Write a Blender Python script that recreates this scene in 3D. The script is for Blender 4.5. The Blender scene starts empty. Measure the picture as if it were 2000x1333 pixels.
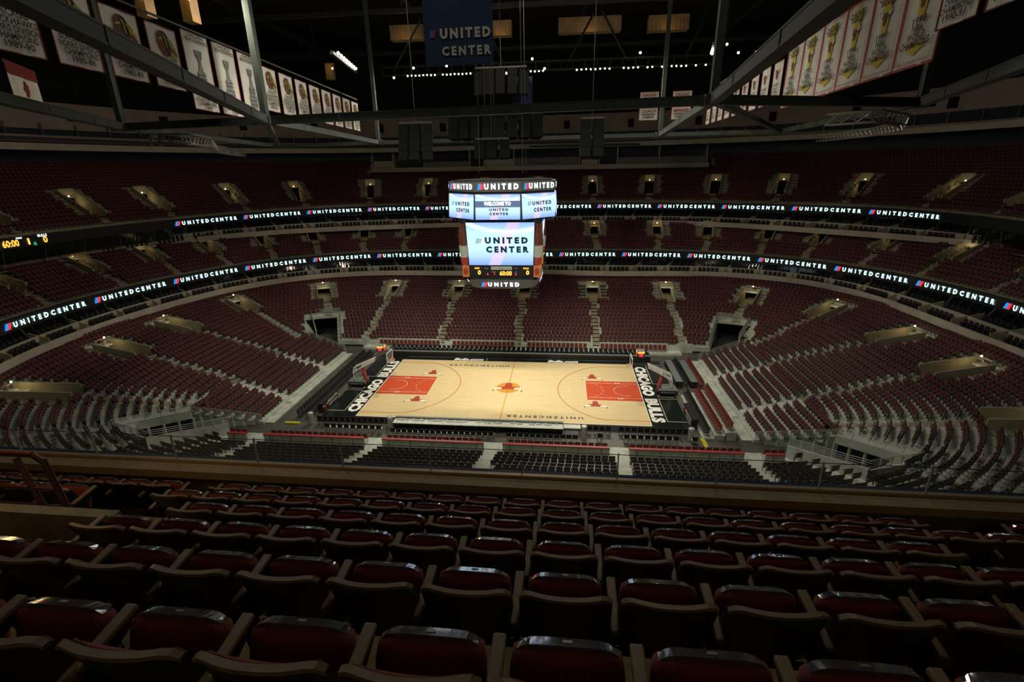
import bpy, math, random
import numpy as np
from mathutils import Vector, Matrix
random.seed(7)
rng = np.random.default_rng(7)
SC = bpy.context.scene
COL = SC.collection
PI = math.pi
FT = .3048

# ------------------------------------------------------------------ camera
CAM = np.array([5.869, -49.297, 22.928])
_p, _y, _r = .338, .108, -.017
_R = np.array([1., 0, 0]); _f = np.array([0, math.cos(-_p), math.sin(-_p)]); _u = np.array([0, -math.sin(-_p), math.cos(-_p)])
_Z = np.array([[math.cos(_y), -math.sin(_y), 0], [math.sin(_y), math.cos(_y), 0], [0, 0, 1]])
_f, _u, _R = _Z @ _f, _Z @ _u, _Z @ _R
_R, _u = math.cos(_r) * _R + math.sin(_r) * _u, -math.sin(_r) * _R + math.cos(_r) * _u
cam = bpy.data.cameras.new('camera'); cam_o = bpy.data.objects.new('camera', cam); COL.objects.link(cam_o)
cam_o.matrix_world = Matrix(((_R[0], _u[0], -_f[0], CAM[0]), (_R[1], _u[1], -_f[1], CAM[1]), (_R[2], _u[2], -_f[2], CAM[2]), (0, 0, 0, 1)))
cam.sensor_width = 36; cam.lens = 36 * 961 / 2000; cam.clip_start = .05; cam.clip_end = 600
SC.camera = cam_o

# ------------------------------------------------------------------ world, exposure, large lights
SC.view_settings.view_transform = 'Standard'; SC.view_settings.look = 'None'
SC.view_settings.gamma = 1; SC.view_settings.use_curve_mapping = False; SC.view_settings.exposure = 0.0
w = bpy.data.worlds.new('hall'); SC.world = w; w.use_nodes = True
w.node_tree.nodes['Background'].inputs[0].default_value = (.55, .6, .5, 1)
w.node_tree.nodes['Background'].inputs[1].default_value = 0.004

def light(kind, loc, aim, power, color, size=.5, angle=60, blend=1.0):
    l = bpy.data.lights.new('arena_light', kind); o = bpy.data.objects.new('arena_light', l); COL.objects.link(o)
    o.location = loc; l.energy = power; l.color = color
    if kind == 'SPOT':
        l.spot_size = math.radians(angle); l.spot_blend = blend; l.shadow_soft_size = size
    elif kind == 'AREA':
        l.size = size; l.shape = 'DISK'
    else: l.shadow_soft_size = size
    if aim is not None:
        o.rotation_euler = (Vector(aim) - Vector(loc)).to_track_quat('-Z', 'Y').to_euler()
    return o
COURTC = (1.0, .93, .74)
for x in (-14, -7, 0, 7, 14):
    for y, ay in ((19, -4), (-19, 4)):
        light('SPOT', (x, y, 34), (x * .75, ay, 0), 9600, COURTC, .6, 50, .9)
for x, ax in ((-12, -27), (12, 27), (-8, -14), (8, 14)):
    for y in (19, -19):
        light('SPOT', (x if y > 0 else x * .4, y, 33.5), (ax, -y * .3, 2), 5200, (1, .95, .8), .6, 105, 1.0)
# added wide spots stand in for the catwalk floods' spill on the bowl
for x in (-20, 0, 20):
    light('SPOT', (x, 0, 38), (x * 1.8, 0, 0), 3600, (1, .8, .62), 1.0, 160, .6)
for x in (-9, 9):  # unseen fill points, added to brighten the banners and near steel
    light('POINT', (x, -33, 39), None, 950, (1, .93, .78), 2.0)
    light('POINT', (x * .8, -4, 36), None, 900, (1, .95, .84), 2.5)
# concourse light behind the photographer's section
light('AREA', (8, -60, 31), (6, -47, 20), 60, (1, .68, .38), 4)
light('POINT', (.4, -45.2, 21.0), None, 16, (1, .62, .25), .3)  # bare point added for warm vomitory spill on the left aisle

# ------------------------------------------------------------------ materials
def mat(name, c, rough=.6, metal=0, noise=0, nscale=3, emit=None, es=1, spec=.5, bump=0, coat=0, trans=0, alpha=1):
    m = bpy.data.materials.new(name); m.use_nodes = True
    nt = m.node_tree; b = nt.nodes['Principled BSDF']
    b.inputs['Base Color'].default_value = (*c, 1); b.inputs['Roughness'].default_value = rough
    b.inputs['Metallic'].default_value = metal; b.inputs['Specular IOR Level'].default_value = spec
    b.inputs['Coat Weight'].default_value = coat; b.inputs['Transmission Weight'].default_value = trans
    b.inputs['Alpha'].default_value = alpha
    if emit: b.inputs['Emission Color'].default_value = (*emit, 1); b.inputs['Emission Strength'].default_value = es
    if noise or bump:
        n = nt.nodes.new('ShaderNodeTexNoise'); n.inputs['Scale'].default_value = nscale; n.inputs['Detail'].default_value = 5
        tc = nt.nodes.new('ShaderNodeTexCoord'); nt.links.new(tc.outputs['Object'], n.inputs['Vector'])
        if noise:
            mx = nt.nodes.new('ShaderNodeMix'); mx.data_type = 'RGBA'; mx.blend_type = 'MULTIPLY'
            mx.inputs[0].default_value = 1; mx.inputs[6].default_value = (*c, 1)
            r = nt.nodes.new('ShaderNodeMapRange'); r.inputs[1].default_value = .3; r.inputs[2].default_value = .7
            r.inputs[3].default_value = 1 - noise; r.inputs[4].default_value = 1 + noise * .4
            nt.links.new(n.outputs['Fac'], r.inputs[0]); nt.links.new(r.outputs[0], mx.inputs[7]); nt.links.new(mx.outputs[2], b.inputs['Base Color'])
        if bump:
            bp = nt.nodes.new('ShaderNodeBump'); bp.inputs['Strength'].default_value = bump; nt.links.new(n.outputs['Fac'], bp.inputs['Height']); nt.links.new(bp.outputs[0], b.inputs['Normal'])
    return m
M = {}
M['concrete'] = mat('concrete', (.40, .39, .33), .85, noise=.25, nscale=1.5)
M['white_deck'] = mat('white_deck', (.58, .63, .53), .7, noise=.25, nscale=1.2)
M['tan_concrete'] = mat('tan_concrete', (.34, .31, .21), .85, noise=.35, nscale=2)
M['vom_wall'] = mat('beige_wall', (.42, .39, .26), .8, noise=.2, nscale=1)
M['lip'] = mat('beige_fascia', (.50, .45, .36), .7, noise=.15, nscale=.6)
M['dark'] = mat('shade_black', (.006, .006, .007), .9)  # shade of openings and passages put in as black; scoreboard cap too
M['steel'] = mat('green_steel', (.034, .046, .034), .7, noise=.2, nscale=1)
M['dark_steel'] = mat('dark_steel', (.045, .047, .042), .6, .2)
M['rail'] = mat('grey_rail', (.50, .52, .48), .4, .3)
M['white_paint'] = mat('white_paint', (.72, .72, .66), .45)
M['black_shell'] = mat('black_plastic', (.012, .012, .014), .45)
M['maroon'] = mat('maroon_fabric', (.125, .027, .028), .85)
M['seat_grey'] = mat('seat_metal', (.16, .17, .15), .45, .3)
M['red_fabric'] = mat('red_fabric', (.28, .068, .045), .95, noise=.5, nscale=160, bump=.25)
M['seat_rim'] = mat('brown_plastic', (.22, .17, .105), .5, noise=.15, nscale=30)
M['arm_brown'] = mat('armrest_brown', (.24, .18, .10), .5, noise=.15, nscale=25)
M['clear_strip'] = mat('smoked_strip', (.05, .055, .06), .12, 0, spec=.8, coat=1)
M['plate'] = mat('plate_metal', (.22, .21, .18), .45, .6)
M['apron'] = mat('black_apron', (.008, .012, .012), .22, spec=.6)
M['key'] = mat('key_red', (.62, .085, .03), .3)
M['line_orange'] = mat('line_orange', (.62, .27, .02), .4)
M['line_white'] = mat('line_white', (.85, .8, .62), .4)
M['text_dark'] = mat('dark_lettering', (.03, .02, .015), .5)
M['text_white'] = mat('white_lettering', (.85, .85, .78), .5)
M['bull_red'] = mat('bull_red', (.42, .05, .02), .4)
M['ball_orange'] = mat('ball_orange', (.62, .27, .02), .4)
M['floor_grey'] = mat('floor_grey', (.10, .10, .085), .5, noise=.4, nscale=.7)
M['glass_dark'] = mat('suite_glass', (.006, .008, .010), .08, spec=.6)
M['led_panel'] = mat('led_panel', (.02, .022, .022), .4)
M['led_white'] = mat('led_white', (.2, .2, .2), .5, emit=(.62, 1, 1), es=1.6)
M['led_blue'] = mat('led_blue', (.0, .1, .2), .5, emit=(.02, .26, .85), es=1.3)
M['led_red'] = mat('led_red', (.2, .0, .0), .5, emit=(.9, .04, .05), es=1.2)
M['led_amber'] = mat('led_amber', (.2, .1, .0), .5, emit=(1, .42, .06), es=2.2)
M['led_purewhite'] = mat('led_bright', (.2, .2, .2), .5, emit=(.85, .9, 1), es=2.0)
M['led_green'] = mat('led_green', (0, .1, .05), .5, emit=(.05, .6, .3), es=.8)
M['led_numred'] = mat('led_numeral_red', (.2, 0, 0), .5, emit=(1, .03, .04), es=2.5)
M['lamp'] = mat('lamp_glow', (1, 1, 1), .5, emit=(1, .93, .70), es=26)
M['warm_lamp'] = mat('warm_lamp_glow', (1, .8, .5), .5, emit=(1, .62, .22), es=9)
M['banner_white'] = mat('white_banner_cloth', (.62, .60, .53), .9, noise=.15, nscale=1)
M['banner_red'] = mat('red_cloth', (.17, .012, .012), .9)
M['banner_black'] = mat('black_print', (.02, .02, .02), .9)
M['banner_blue'] = mat('navy_cloth', (.020, .042, .11), .85, noise=.15, nscale=.8)
M['print_grey'] = mat('silver_print', (.20, .20, .19), .9, noise=.4, nscale=2)
M['print_gold'] = mat('gold_print', (.52, .38, .035), .9)
M['print_brown'] = mat('brown_print', (.14, .045, .03), .9)
M['print_green'] = mat('green_print', (.24, .30, .03), .9)
M['print_yellow'] = mat('yellow_print', (.42, .33, .05), .9)
M['print_lightblue'] = mat('logo_blue_print', (.03, .22, .55), .9)
M['print_logored'] = mat('logo_red_print', (.45, .04, .06), .9)
M['yellow_paint'] = mat('yellow_paint', (.65, .52, .02), .5)
M['yellow_rail'] = mat('yellow_rail', (.45, .33, .09), .5)
M['rail_red'] = mat('red_rail', (.45, .05, .05), .5)
M['maroon_steel'] = mat('maroon_steel', (.07, .012, .012), .4)
M['screen_ad_brown'] = mat('advert_brown', (.05, .014, .006), .5, emit=(.10, .025, .01), es=.3)
M['screen_ad_label'] = mat('advert_label', (.12, .12, .1), .5, emit=(.40, .42, .30), es=.4)
M['screen_ad_orange'] = mat('advert_orange', (.12, .04, .01), .5, emit=(.55, .17, .04), es=.5)
M['screen_ad_red'] = mat('advert_red', (.10, .012, .006), .5, emit=(.30, .04, .02), es=.5)
M['sb_dark'] = mat('scoreboard_black', (.012, .012, .014), .5)
M['screen_text'] = mat('screen_dark_text', (0, .01, .02), .5, emit=(.0, .03, .07), es=.6)
M['dark_blue_fabric'] = mat('dark_blue_fabric', (.012, .025, .055), .9)
M['seat_black_fabric'] = mat('black_chair_fabric', (.014, .013, .013), .8)
M['pink_wall'] = mat('upper_wall', (.42, .34, .28), .85, noise=.15, nscale=.5)
M['duct'] = mat('corrugated_duct', (.40, .28, .13), .6, noise=.3, nscale=1)
M['table_white'] = mat('white_table', (.68, .70, .60), .5, noise=.2, nscale=3)
M['grey_top'] = mat('grey_top', (.16, .19, .18), .4)
M['roof_dark'] = mat('roof_black', (.012, .012, .011), .95)

def wood_mat():
    m = bpy.data.materials.new('maple_floor'); m.use_nodes = True; nt = m.node_tree; b = nt.nodes['Principled BSDF']
    tc = nt.nodes.new('ShaderNodeTexCoord'); mp = nt.nodes.new('ShaderNodeMapping'); mp.inputs['Scale'].default_value = (.21, 5, 1)
    br = nt.nodes.new('ShaderNodeTexBrick'); br.inputs['Scale'].default_value = 1; br.offset = .37
    br.inputs['Color1'].default_value = (.76, .60, .335, 1); br.inputs['Color2'].default_value = (.66, .495, .25, 1); br.inputs['Mortar'].default_value = (.64, .48, .24, 1)
    br.inputs['Mortar Size'].default_value = .004; br.inputs['Bias'].default_value = -.2
    nt.links.new(tc.outputs['Object'], mp.inputs[0]); nt.links.new(mp.outputs[0], br.inputs['Vector']); nt.links.new(br.outputs['Color'], b.inputs['Base Color'])
    b.inputs['Roughness'].default_value = .32
    return m
M['wood'] = wood_mat()

def screen_mat():
    """lit video wall: pale cyan picture with lavender and pink curved bands (object coordinates, x across, z up, centred)"""
    m = bpy.data.materials.new('video_screen'); m.use_nodes = True; nt = m.node_tree; b = nt.nodes['Principled BSDF']
    b.inputs['Base Color'].default_value = (.02, .02, .02, 1)
    tc = nt.nodes.new('ShaderNodeTexCoord'); sx = nt.nodes.new('ShaderNodeSeparateXYZ'); nt.links.new(tc.outputs['Generated'], sx.inputs[0])
    def math_(op, a, b_, c=None):
        n = nt.nodes.new('ShaderNodeMath'); n.operation = op
        for i, v in enumerate((a, b_)):
            if hasattr(v, 'links'): nt.links.new(v, n.inputs[i])
            else: n.inputs[i].default_value = v
        return n.outputs[0]
    X, Zc = sx.outputs[0], sx.outputs[2]
    ramp = nt.nodes.new('ShaderNodeValToRGB'); nt.links.new(Zc, ramp.inputs[0])
    el = ramp.color_ramp.elements; el[0].position = 0; el[0].color = (.20, .38, .85, 1); el[1].position = 1; el[1].color = (.30, .46, .9, 1)
    for p, c in ((.22, (.48, .72, 1, 1)), (.45, (.60, .93, 1, 1)), (.8, (.55, .85, 1, 1))):
        e = el.new(p); e.color = c
    # slanting pink band
    d = math_('SUBTRACT', X, math_('MULTIPLY_ADD', Zc, .28)); 
    d2 = math_('ABSOLUTE', math_('SUBTRACT', math_('SUBTRACT', X, math_('MULTIPLY', Zc, .30)), .40), 0)
    band = math_('LESS_THAN', d2, .09)
    mix = nt.nodes.new('ShaderNodeMix'); mix.data_type = 'RGBA'; nt.links.new(math_('MULTIPLY', band, .55), mix.inputs[0])
    nt.links.new(ramp.outputs[0], mix.inputs[6]); mix.inputs[7].default_value = (.95, .62, .80, 1)
    # white arc near the top
    cx = math_('SUBTRACT', X, .62); r = math_('SQRT', math_('ADD', math_('MULTIPLY', cx, cx), math_('POWER', math_('SUBTRACT', Zc, 1.75), 2)), 0)
    arc = math_('LESS_THAN', math_('ABSOLUTE', math_('SUBTRACT', r, .97), 0), .05)
    mix2 = nt.nodes.new('ShaderNodeMix'); mix2.data_type = 'RGBA'; nt.links.new(math_('MULTIPLY', arc, .7), mix2.inputs[0])
    nt.links.new(mix.outputs[2], mix2.inputs[6]); mix2.inputs[7].default_value = (.92, .97, 1, 1)
    nt.links.new(mix2.outputs[2], b.inputs['Emission Color']); b.inputs['Emission Strength'].default_value = 1.15
    return m
M['screen'] = screen_mat()

# ------------------------------------------------------------------ mesh helpers
class MB:
    def __init__(s): s.v = []; s.f = []; s.m = []; s.n = 0
    def add(s, V, F, mi=0):
        V = np.asarray(V, float); s.v.append(V)
        s.f += [tuple(int(i) + s.n for i in f) for f in F]; s.m += [mi] * len(F); s.n += len(V); return s
    def box(s, c, size, rz=0, mi=0, rx=0):
        sx, sy, sz = [a / 2 for a in size]
        V = np.array([[x, y, z] for x in (-sx, sx) for y in (-sy, sy) for z in (-sz, sz)])
        if rx: cc, ss = math.cos(rx), math.sin(rx); V = V @ np.array([[1, 0, 0], [0, cc, ss], [0, -ss, cc]])
        if rz: cc, ss = math.cos(rz), math.sin(rz); V = V @ np.array([[cc, ss, 0], [-ss, cc, 0], [0, 0, 1]])
        return s.add(V + np.array(c), BOXF, mi)
    def bar(s, a, b, w, h=None, mi=0):
        a = np.array(a, float); b = np.array(b, float); h = h or w; d = b - a; L = np.linalg.norm(d); d /= L
        up = np.array([0, 0, 1.]) if abs(d[2]) < .95 else np.array([0, 1., 0]); x = np.cross(d, up); x /= np.linalg.norm(x); y = np.cross(x, d)
        V = [p + sx * x * w / 2 + sy * y * h / 2 for sx in (-1, 1) for sy in (-1, 1) for p in (a, b)]
        return s.add(V, BOXF, mi)
    def tube(s, a, b, r, n=8, r2=None, mi=0, caps=True):
        a = np.array(a, float); b = np.array(b, float); d = b - a; d /= np.linalg.norm(d); r2 = r if r2 is None else r2
        up = np.array([0, 0, 1.]) if abs(d[2]) < .95 else np.array([0, 1., 0]); x = np.cross(d, up); x /= np.linalg.norm(x); y = np.cross(x, d)
        t = np.arange(n) * 2 * PI / n; ring = np.outer(np.cos(t), x) + np.outer(np.sin(t), y)
        V = np.concatenate([a + ring * r, b + ring * r2]); F = [(i, (i + 1) % n, n + (i + 1) % n, n + i) for i in range(n)]
        if caps: F += [tuple(range(n))[::-1], tuple(range(n, 2 * n))]
        return s.add(V, F, mi)
    def path(s, pts, r, n=6, mi=0):
        for a, b in zip(pts[:-1], pts[1:]): s.tube(a, b, r, n, mi=mi)
        return s
    def prism(s, poly, z0, z1, mi=0):
        n = len(poly); V = [(x, y, z0) for x, y in poly] + [(x, y, z1) for x, y in poly]
        return s.add(V, [tuple(range(n))[::-1], tuple(range(n, 2 * n))] + [(i, (i + 1) % n, n + (i + 1) % n, n + i) for i in range(n)], mi)
    def loft(s, polys, closed=False, mi=0):
        """polys: list of equally long point rows"""
        n = len(polys[0]); V = np.concatenate([np.asarray(p, float) for p in polys]); F = []
        for k in range(len(polys) - 1):
            for i in range(n if closed else n - 1):
                j = (i + 1) % n; F.append((k * n + i, k * n + j, (k + 1) * n + j, (k + 1) * n + i))
        return s.add(V, F, mi)
    def build(s, name, mats, parent=None, smooth=False, bevel=0):
        me = bpy.data.meshes.new(name)
        V = np.concatenate(s.v) if s.v else np.zeros((0, 3))
        me.from_pydata(V.tolist(), [], s.f)
        if not isinstance(mats, (list, tuple)): mats = [mats]
        for m in mats: me.materials.append(M[m] if isinstance(m, str) else m)
        if len(mats) > 1: me.polygons.foreach_set('material_index', s.m)
        if smooth: me.polygons.foreach_set('use_smooth', [True] * len(me.polygons))
        me.update()
        o = bpy.data.objects.new(name, me); COL.objects.link(o)
        if parent: o.parent = parent
        if bevel:
            bv = o.modifiers.new('bevel', 'BEVEL'); bv.width = bevel; bv.segments = 2; bv.limit_method = 'ANGLE'
        return o
BOXF = [(0, 1, 3, 2), (4, 6, 7, 5), (0, 4, 5, 1), (2, 3, 7, 6), (0, 2, 6, 4), (1, 5, 7, 3)]

def tag(o, label=None, cat=None, group=None, kind=None):
    if label: o['label'] = label
    if cat: o['category'] = cat
    if group: o['group'] = group
    if kind: o['kind'] = kind
    return o
def thing(name, label, cat, loc=(0, 0, 0), rz=0, group=None, rx=0):
    o = bpy.data.objects.new(name, None); COL.objects.link(o); o.location = loc; o.rotation_euler = (rx, 0, rz); o.empty_display_size = .2
    return tag(o, label, cat, group)
def copy_tree(o, parent=None):
    c = o.copy(); COL.objects.link(c); c.parent = parent
    for ch in o.children: copy_tree(ch, c)
    return c
def struct(o): return tag(o, kind='structure')

_txt = {}
def text_geo(s, size=1, space=1.0, bold=.0, align='CENTER', shear=0, font_res=2):
    """flat text in the xy plane: (verts, faces)"""
    key = (s, space, bold, align, shear, font_res)
    if key not in _txt:
        c = bpy.data.curves.new('t', 'FONT'); c.body = s; c.align_x = align; c.align_y = 'CENTER'; c.space_character = space
        c.offset = bold; c.resolution_u = font_res; c.shear = shear; c.size = 1; c.space_line = .95; c.extrude = 0; c.fill_mode = 'FRONT'
        o = bpy.data.objects.new('t', c); me = o.to_mesh()
        V = np.array([v.co[:] for v in me.vertices]); F = [tuple(p.vertices) for p in me.polygons]
        o.to_mesh_clear(); bpy.data.objects.remove(o); bpy.data.curves.remove(c)
        _txt[key] = (V, F)
    V, F = _txt[key]
    return V * size, F
def put_text(mb, s, origin, ex, ey, size, mi=0, lift=.0, width=None, **k):
    """write s on the plane origin + x*ex + y*ey; width squeezes the line to that width"""
    V, F = text_geo(s, size, **k); V = V.copy()
    if width:
        w0 = V[:, 0].max() - V[:, 0].min(); V[:, 0] *= width / w0
    ex = np.array(ex, float); ey = np.array(ey, float); n = np.cross(ex, ey)
    return mb.add(np.array(origin) + V[:, :1] * ex + V[:, 1:2] * ey + n * lift, F, mi)
def put_poly(mb, poly, origin, ex, ey, mi=0, lift=0, s=1):
    P = np.array(poly, float) * s; ex = np.array(ex, float); ey = np.array(ey, float); n = np.cross(ex, ey)
    return mb.add(np.array(origin) + P[:, :1] * ex + P[:, 1:2] * ey + n * lift, [tuple(range(len(P)))], mi)
def tess(poly): return poly
def disc(r, n=32, a0=0, a1=2 * PI): return [(r * math.cos(a0 + (a1 - a0) * i / n), r * math.sin(a0 + (a1 - a0) * i / n)) for i in range(n)]

# ------------------------------------------------------------------ bowl rings (radius as a Fourier series of the angle)
RC = {'A': [41.7, 0.33, -0.03, 8.33, 0.17, -0.0, -0.06, -0.94, 0.13, 0.03, -0.08, -0.38, 0.13, 0.06, -0.05],
      'B': [52.79, 0.42, 0.04, 4.54, 0.31, -0.26, 0.15, -2.79, 0.28, -0.43, 0.16, -0.51, 0.22, -0.62, 0.09],
      'C': [38.35, 0.26, -0.03, 9.31, 0.15, -0.23, -0.07, -1.09, 0.03, -0.25, -0.1, -1.3, -0.15, -0.31, -0.17],
      'D': [49.07, 0.75, -0.0, 7.96, 0.32, -0.43, 0.02, 0.54, -0.09, 0.65, -0.03, 0.28, 0.3, 0.63, -0.07]}
# angles run clockwise as seen from above, starting and ending behind the camera side
def ring(name, y_min=-200, n=720, off=0):
    th = np.linspace(1.5 * PI, -.5 * PI, n, endpoint=False)
    co = RC[name]; r = np.full_like(th, co[0])
    for k in range(1, 8): r += co[2 * k - 1] * np.cos(k * th) + co[2 * k] * np.sin(k * th)
    P = np.c_[.5 + r * np.cos(th), r * np.sin(th)]
    return offset(P, off) if off else P
def normals(P):
    d = np.roll(P, -1, 0) - np.roll(P, 1, 0); d /= np.linalg.norm(d, axis=1)[:, None]
    return np.c_[-d[:, 1], d[:, 0]]       # outward for this (clockwise) direction
def offset(P, d): return P + normals(P) * (d if np.isscalar(d) else np.asarray(d)[:, None])
def resample(P, step, closed=True):
    Q = np.vstack([P, P[:1]]) if closed else P
    s = np.r_[0, np.cumsum(np.linalg.norm(np.diff(Q, axis=0), axis=1))]
    n = int(s[-1] / step); t = np.linspace(0, s[-1], n, endpoint=not closed)
    return np.c_[np.interp(t, s, Q[:, 0]), np.interp(t, s, Q[:, 1])]
def z_(P, z): return np.c_[P, np.full(len(P), z) if np.isscalar(z) else z]
def arc(P, ymin):       # the part of a closed ring with y > ymin, in order (far side in the middle)
    return P[P[:, 1] > ymin]

# ------------------------------------------------------------------ seat template for the far stands
def seat_template():
    mb = MB()
    mb.box((0, -.20, .60), (.47, .05, .46), rx=.15, mi=0)        # shell, back
    mb.box((0, -.155, .62), (.40, .05, .36), rx=.15, mi=1)       # cushion
    mb.box((0, -.02, .46), (.42, .07, .36), rx=-.25, mi=1)       # folded pan
    mb.box((-.25, -.05, .62), (.05, .34, .04), mi=2); mb.box((-.25, -.08, .30), (.04, .12, .60), mi=2)
    return np.concatenate(mb.v), np.array(mb.f), np.array(mb.m)
SEAT_V, SEAT_F, SEAT_M = seat_template()
def chair_template():   # suite / floor chairs
    mb = MB(); mb.box((0, -.2, .62), (.46, .06, .42), rx=.15, mi=0); mb.box((0, 0, .42), (.46, .42, .10), mi=0)
    mb.box((0, 0, .18), (.34, .34, .36), mi=0)
    return np.concatenate(mb.v), np.array(mb.f), np.array(mb.m)
def stamp(T, pos, ang):
    V, F, Mi = T; n = len(pos); c, s = np.cos(ang), np.sin(ang)
    X = V[None, :, 0] * c[:, None] - V[None, :, 1] * s[:, None] + pos[:, 0:1]
    Y = V[None, :, 0] * s[:, None] + V[None, :, 1] * c[:, None] + pos[:, 1:2]
    Zz = V[None, :, 2] + pos[:, 2:3]
    W = np.stack([X, Y, Zz], 2).reshape(-1, 3)
    FF = (F[None] + (np.arange(n) * len(V))[:, None, None]).reshape(-1, 4)
    return W, FF, np.tile(Mi, n)
def fast_mesh(name, V, F, Mi, mats):
    me = bpy.data.meshes.new(name); nf = len(F)
    me.vertices.add(len(V)); me.vertices.foreach_set('co', V.astype(np.float32).ravel())
    me.loops.add(nf * 4); me.loops.foreach_set('vertex_index', F.astype(np.int32).ravel())
    me.polygons.add(nf); me.polygons.foreach_set('loop_start', np.arange(0, nf * 4, 4, dtype=np.int32)); me.polygons.foreach_set('loop_total', np.full(nf, 4, np.int32))
    for m in mats: me.materials.append(M[m])
    me.polygons.foreach_set('material_index', Mi.astype(np.int32)); me.update(calc_edges=True)
    o = bpy.data.objects.new(name, me); COL.objects.link(o); return o
def to_px(P):
    d = P - CAM; z = d @ _f; return np.c_[1000 + 961 * (d @ _R) / z, 666.5 - 961 * (d @ _u) / z, z]

SEATS = []      # (x,y,z,ang,level,row,index)

# ------------------------------------------------------------------ decks
TUN = [(24.4, 11.0), (28.2, 11.0), (31.2, 16.8), (27.2, 18.0)]
def in_poly(x, y, poly):
    ins = False; n = len(poly)
    for i in range(n):
        x1, y1 = poly[i]; x2, y2 = poly[(i + 1) % n]
        if (y1 > y) != (y2 > y) and x < (x2 - x1) * (y - y1) / (y2 - y1) + x1: ins = not ins
    return ins
def in_tunnel(x, y, grow=0):
    return in_poly(abs(x), abs(y) , TUN)

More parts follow.
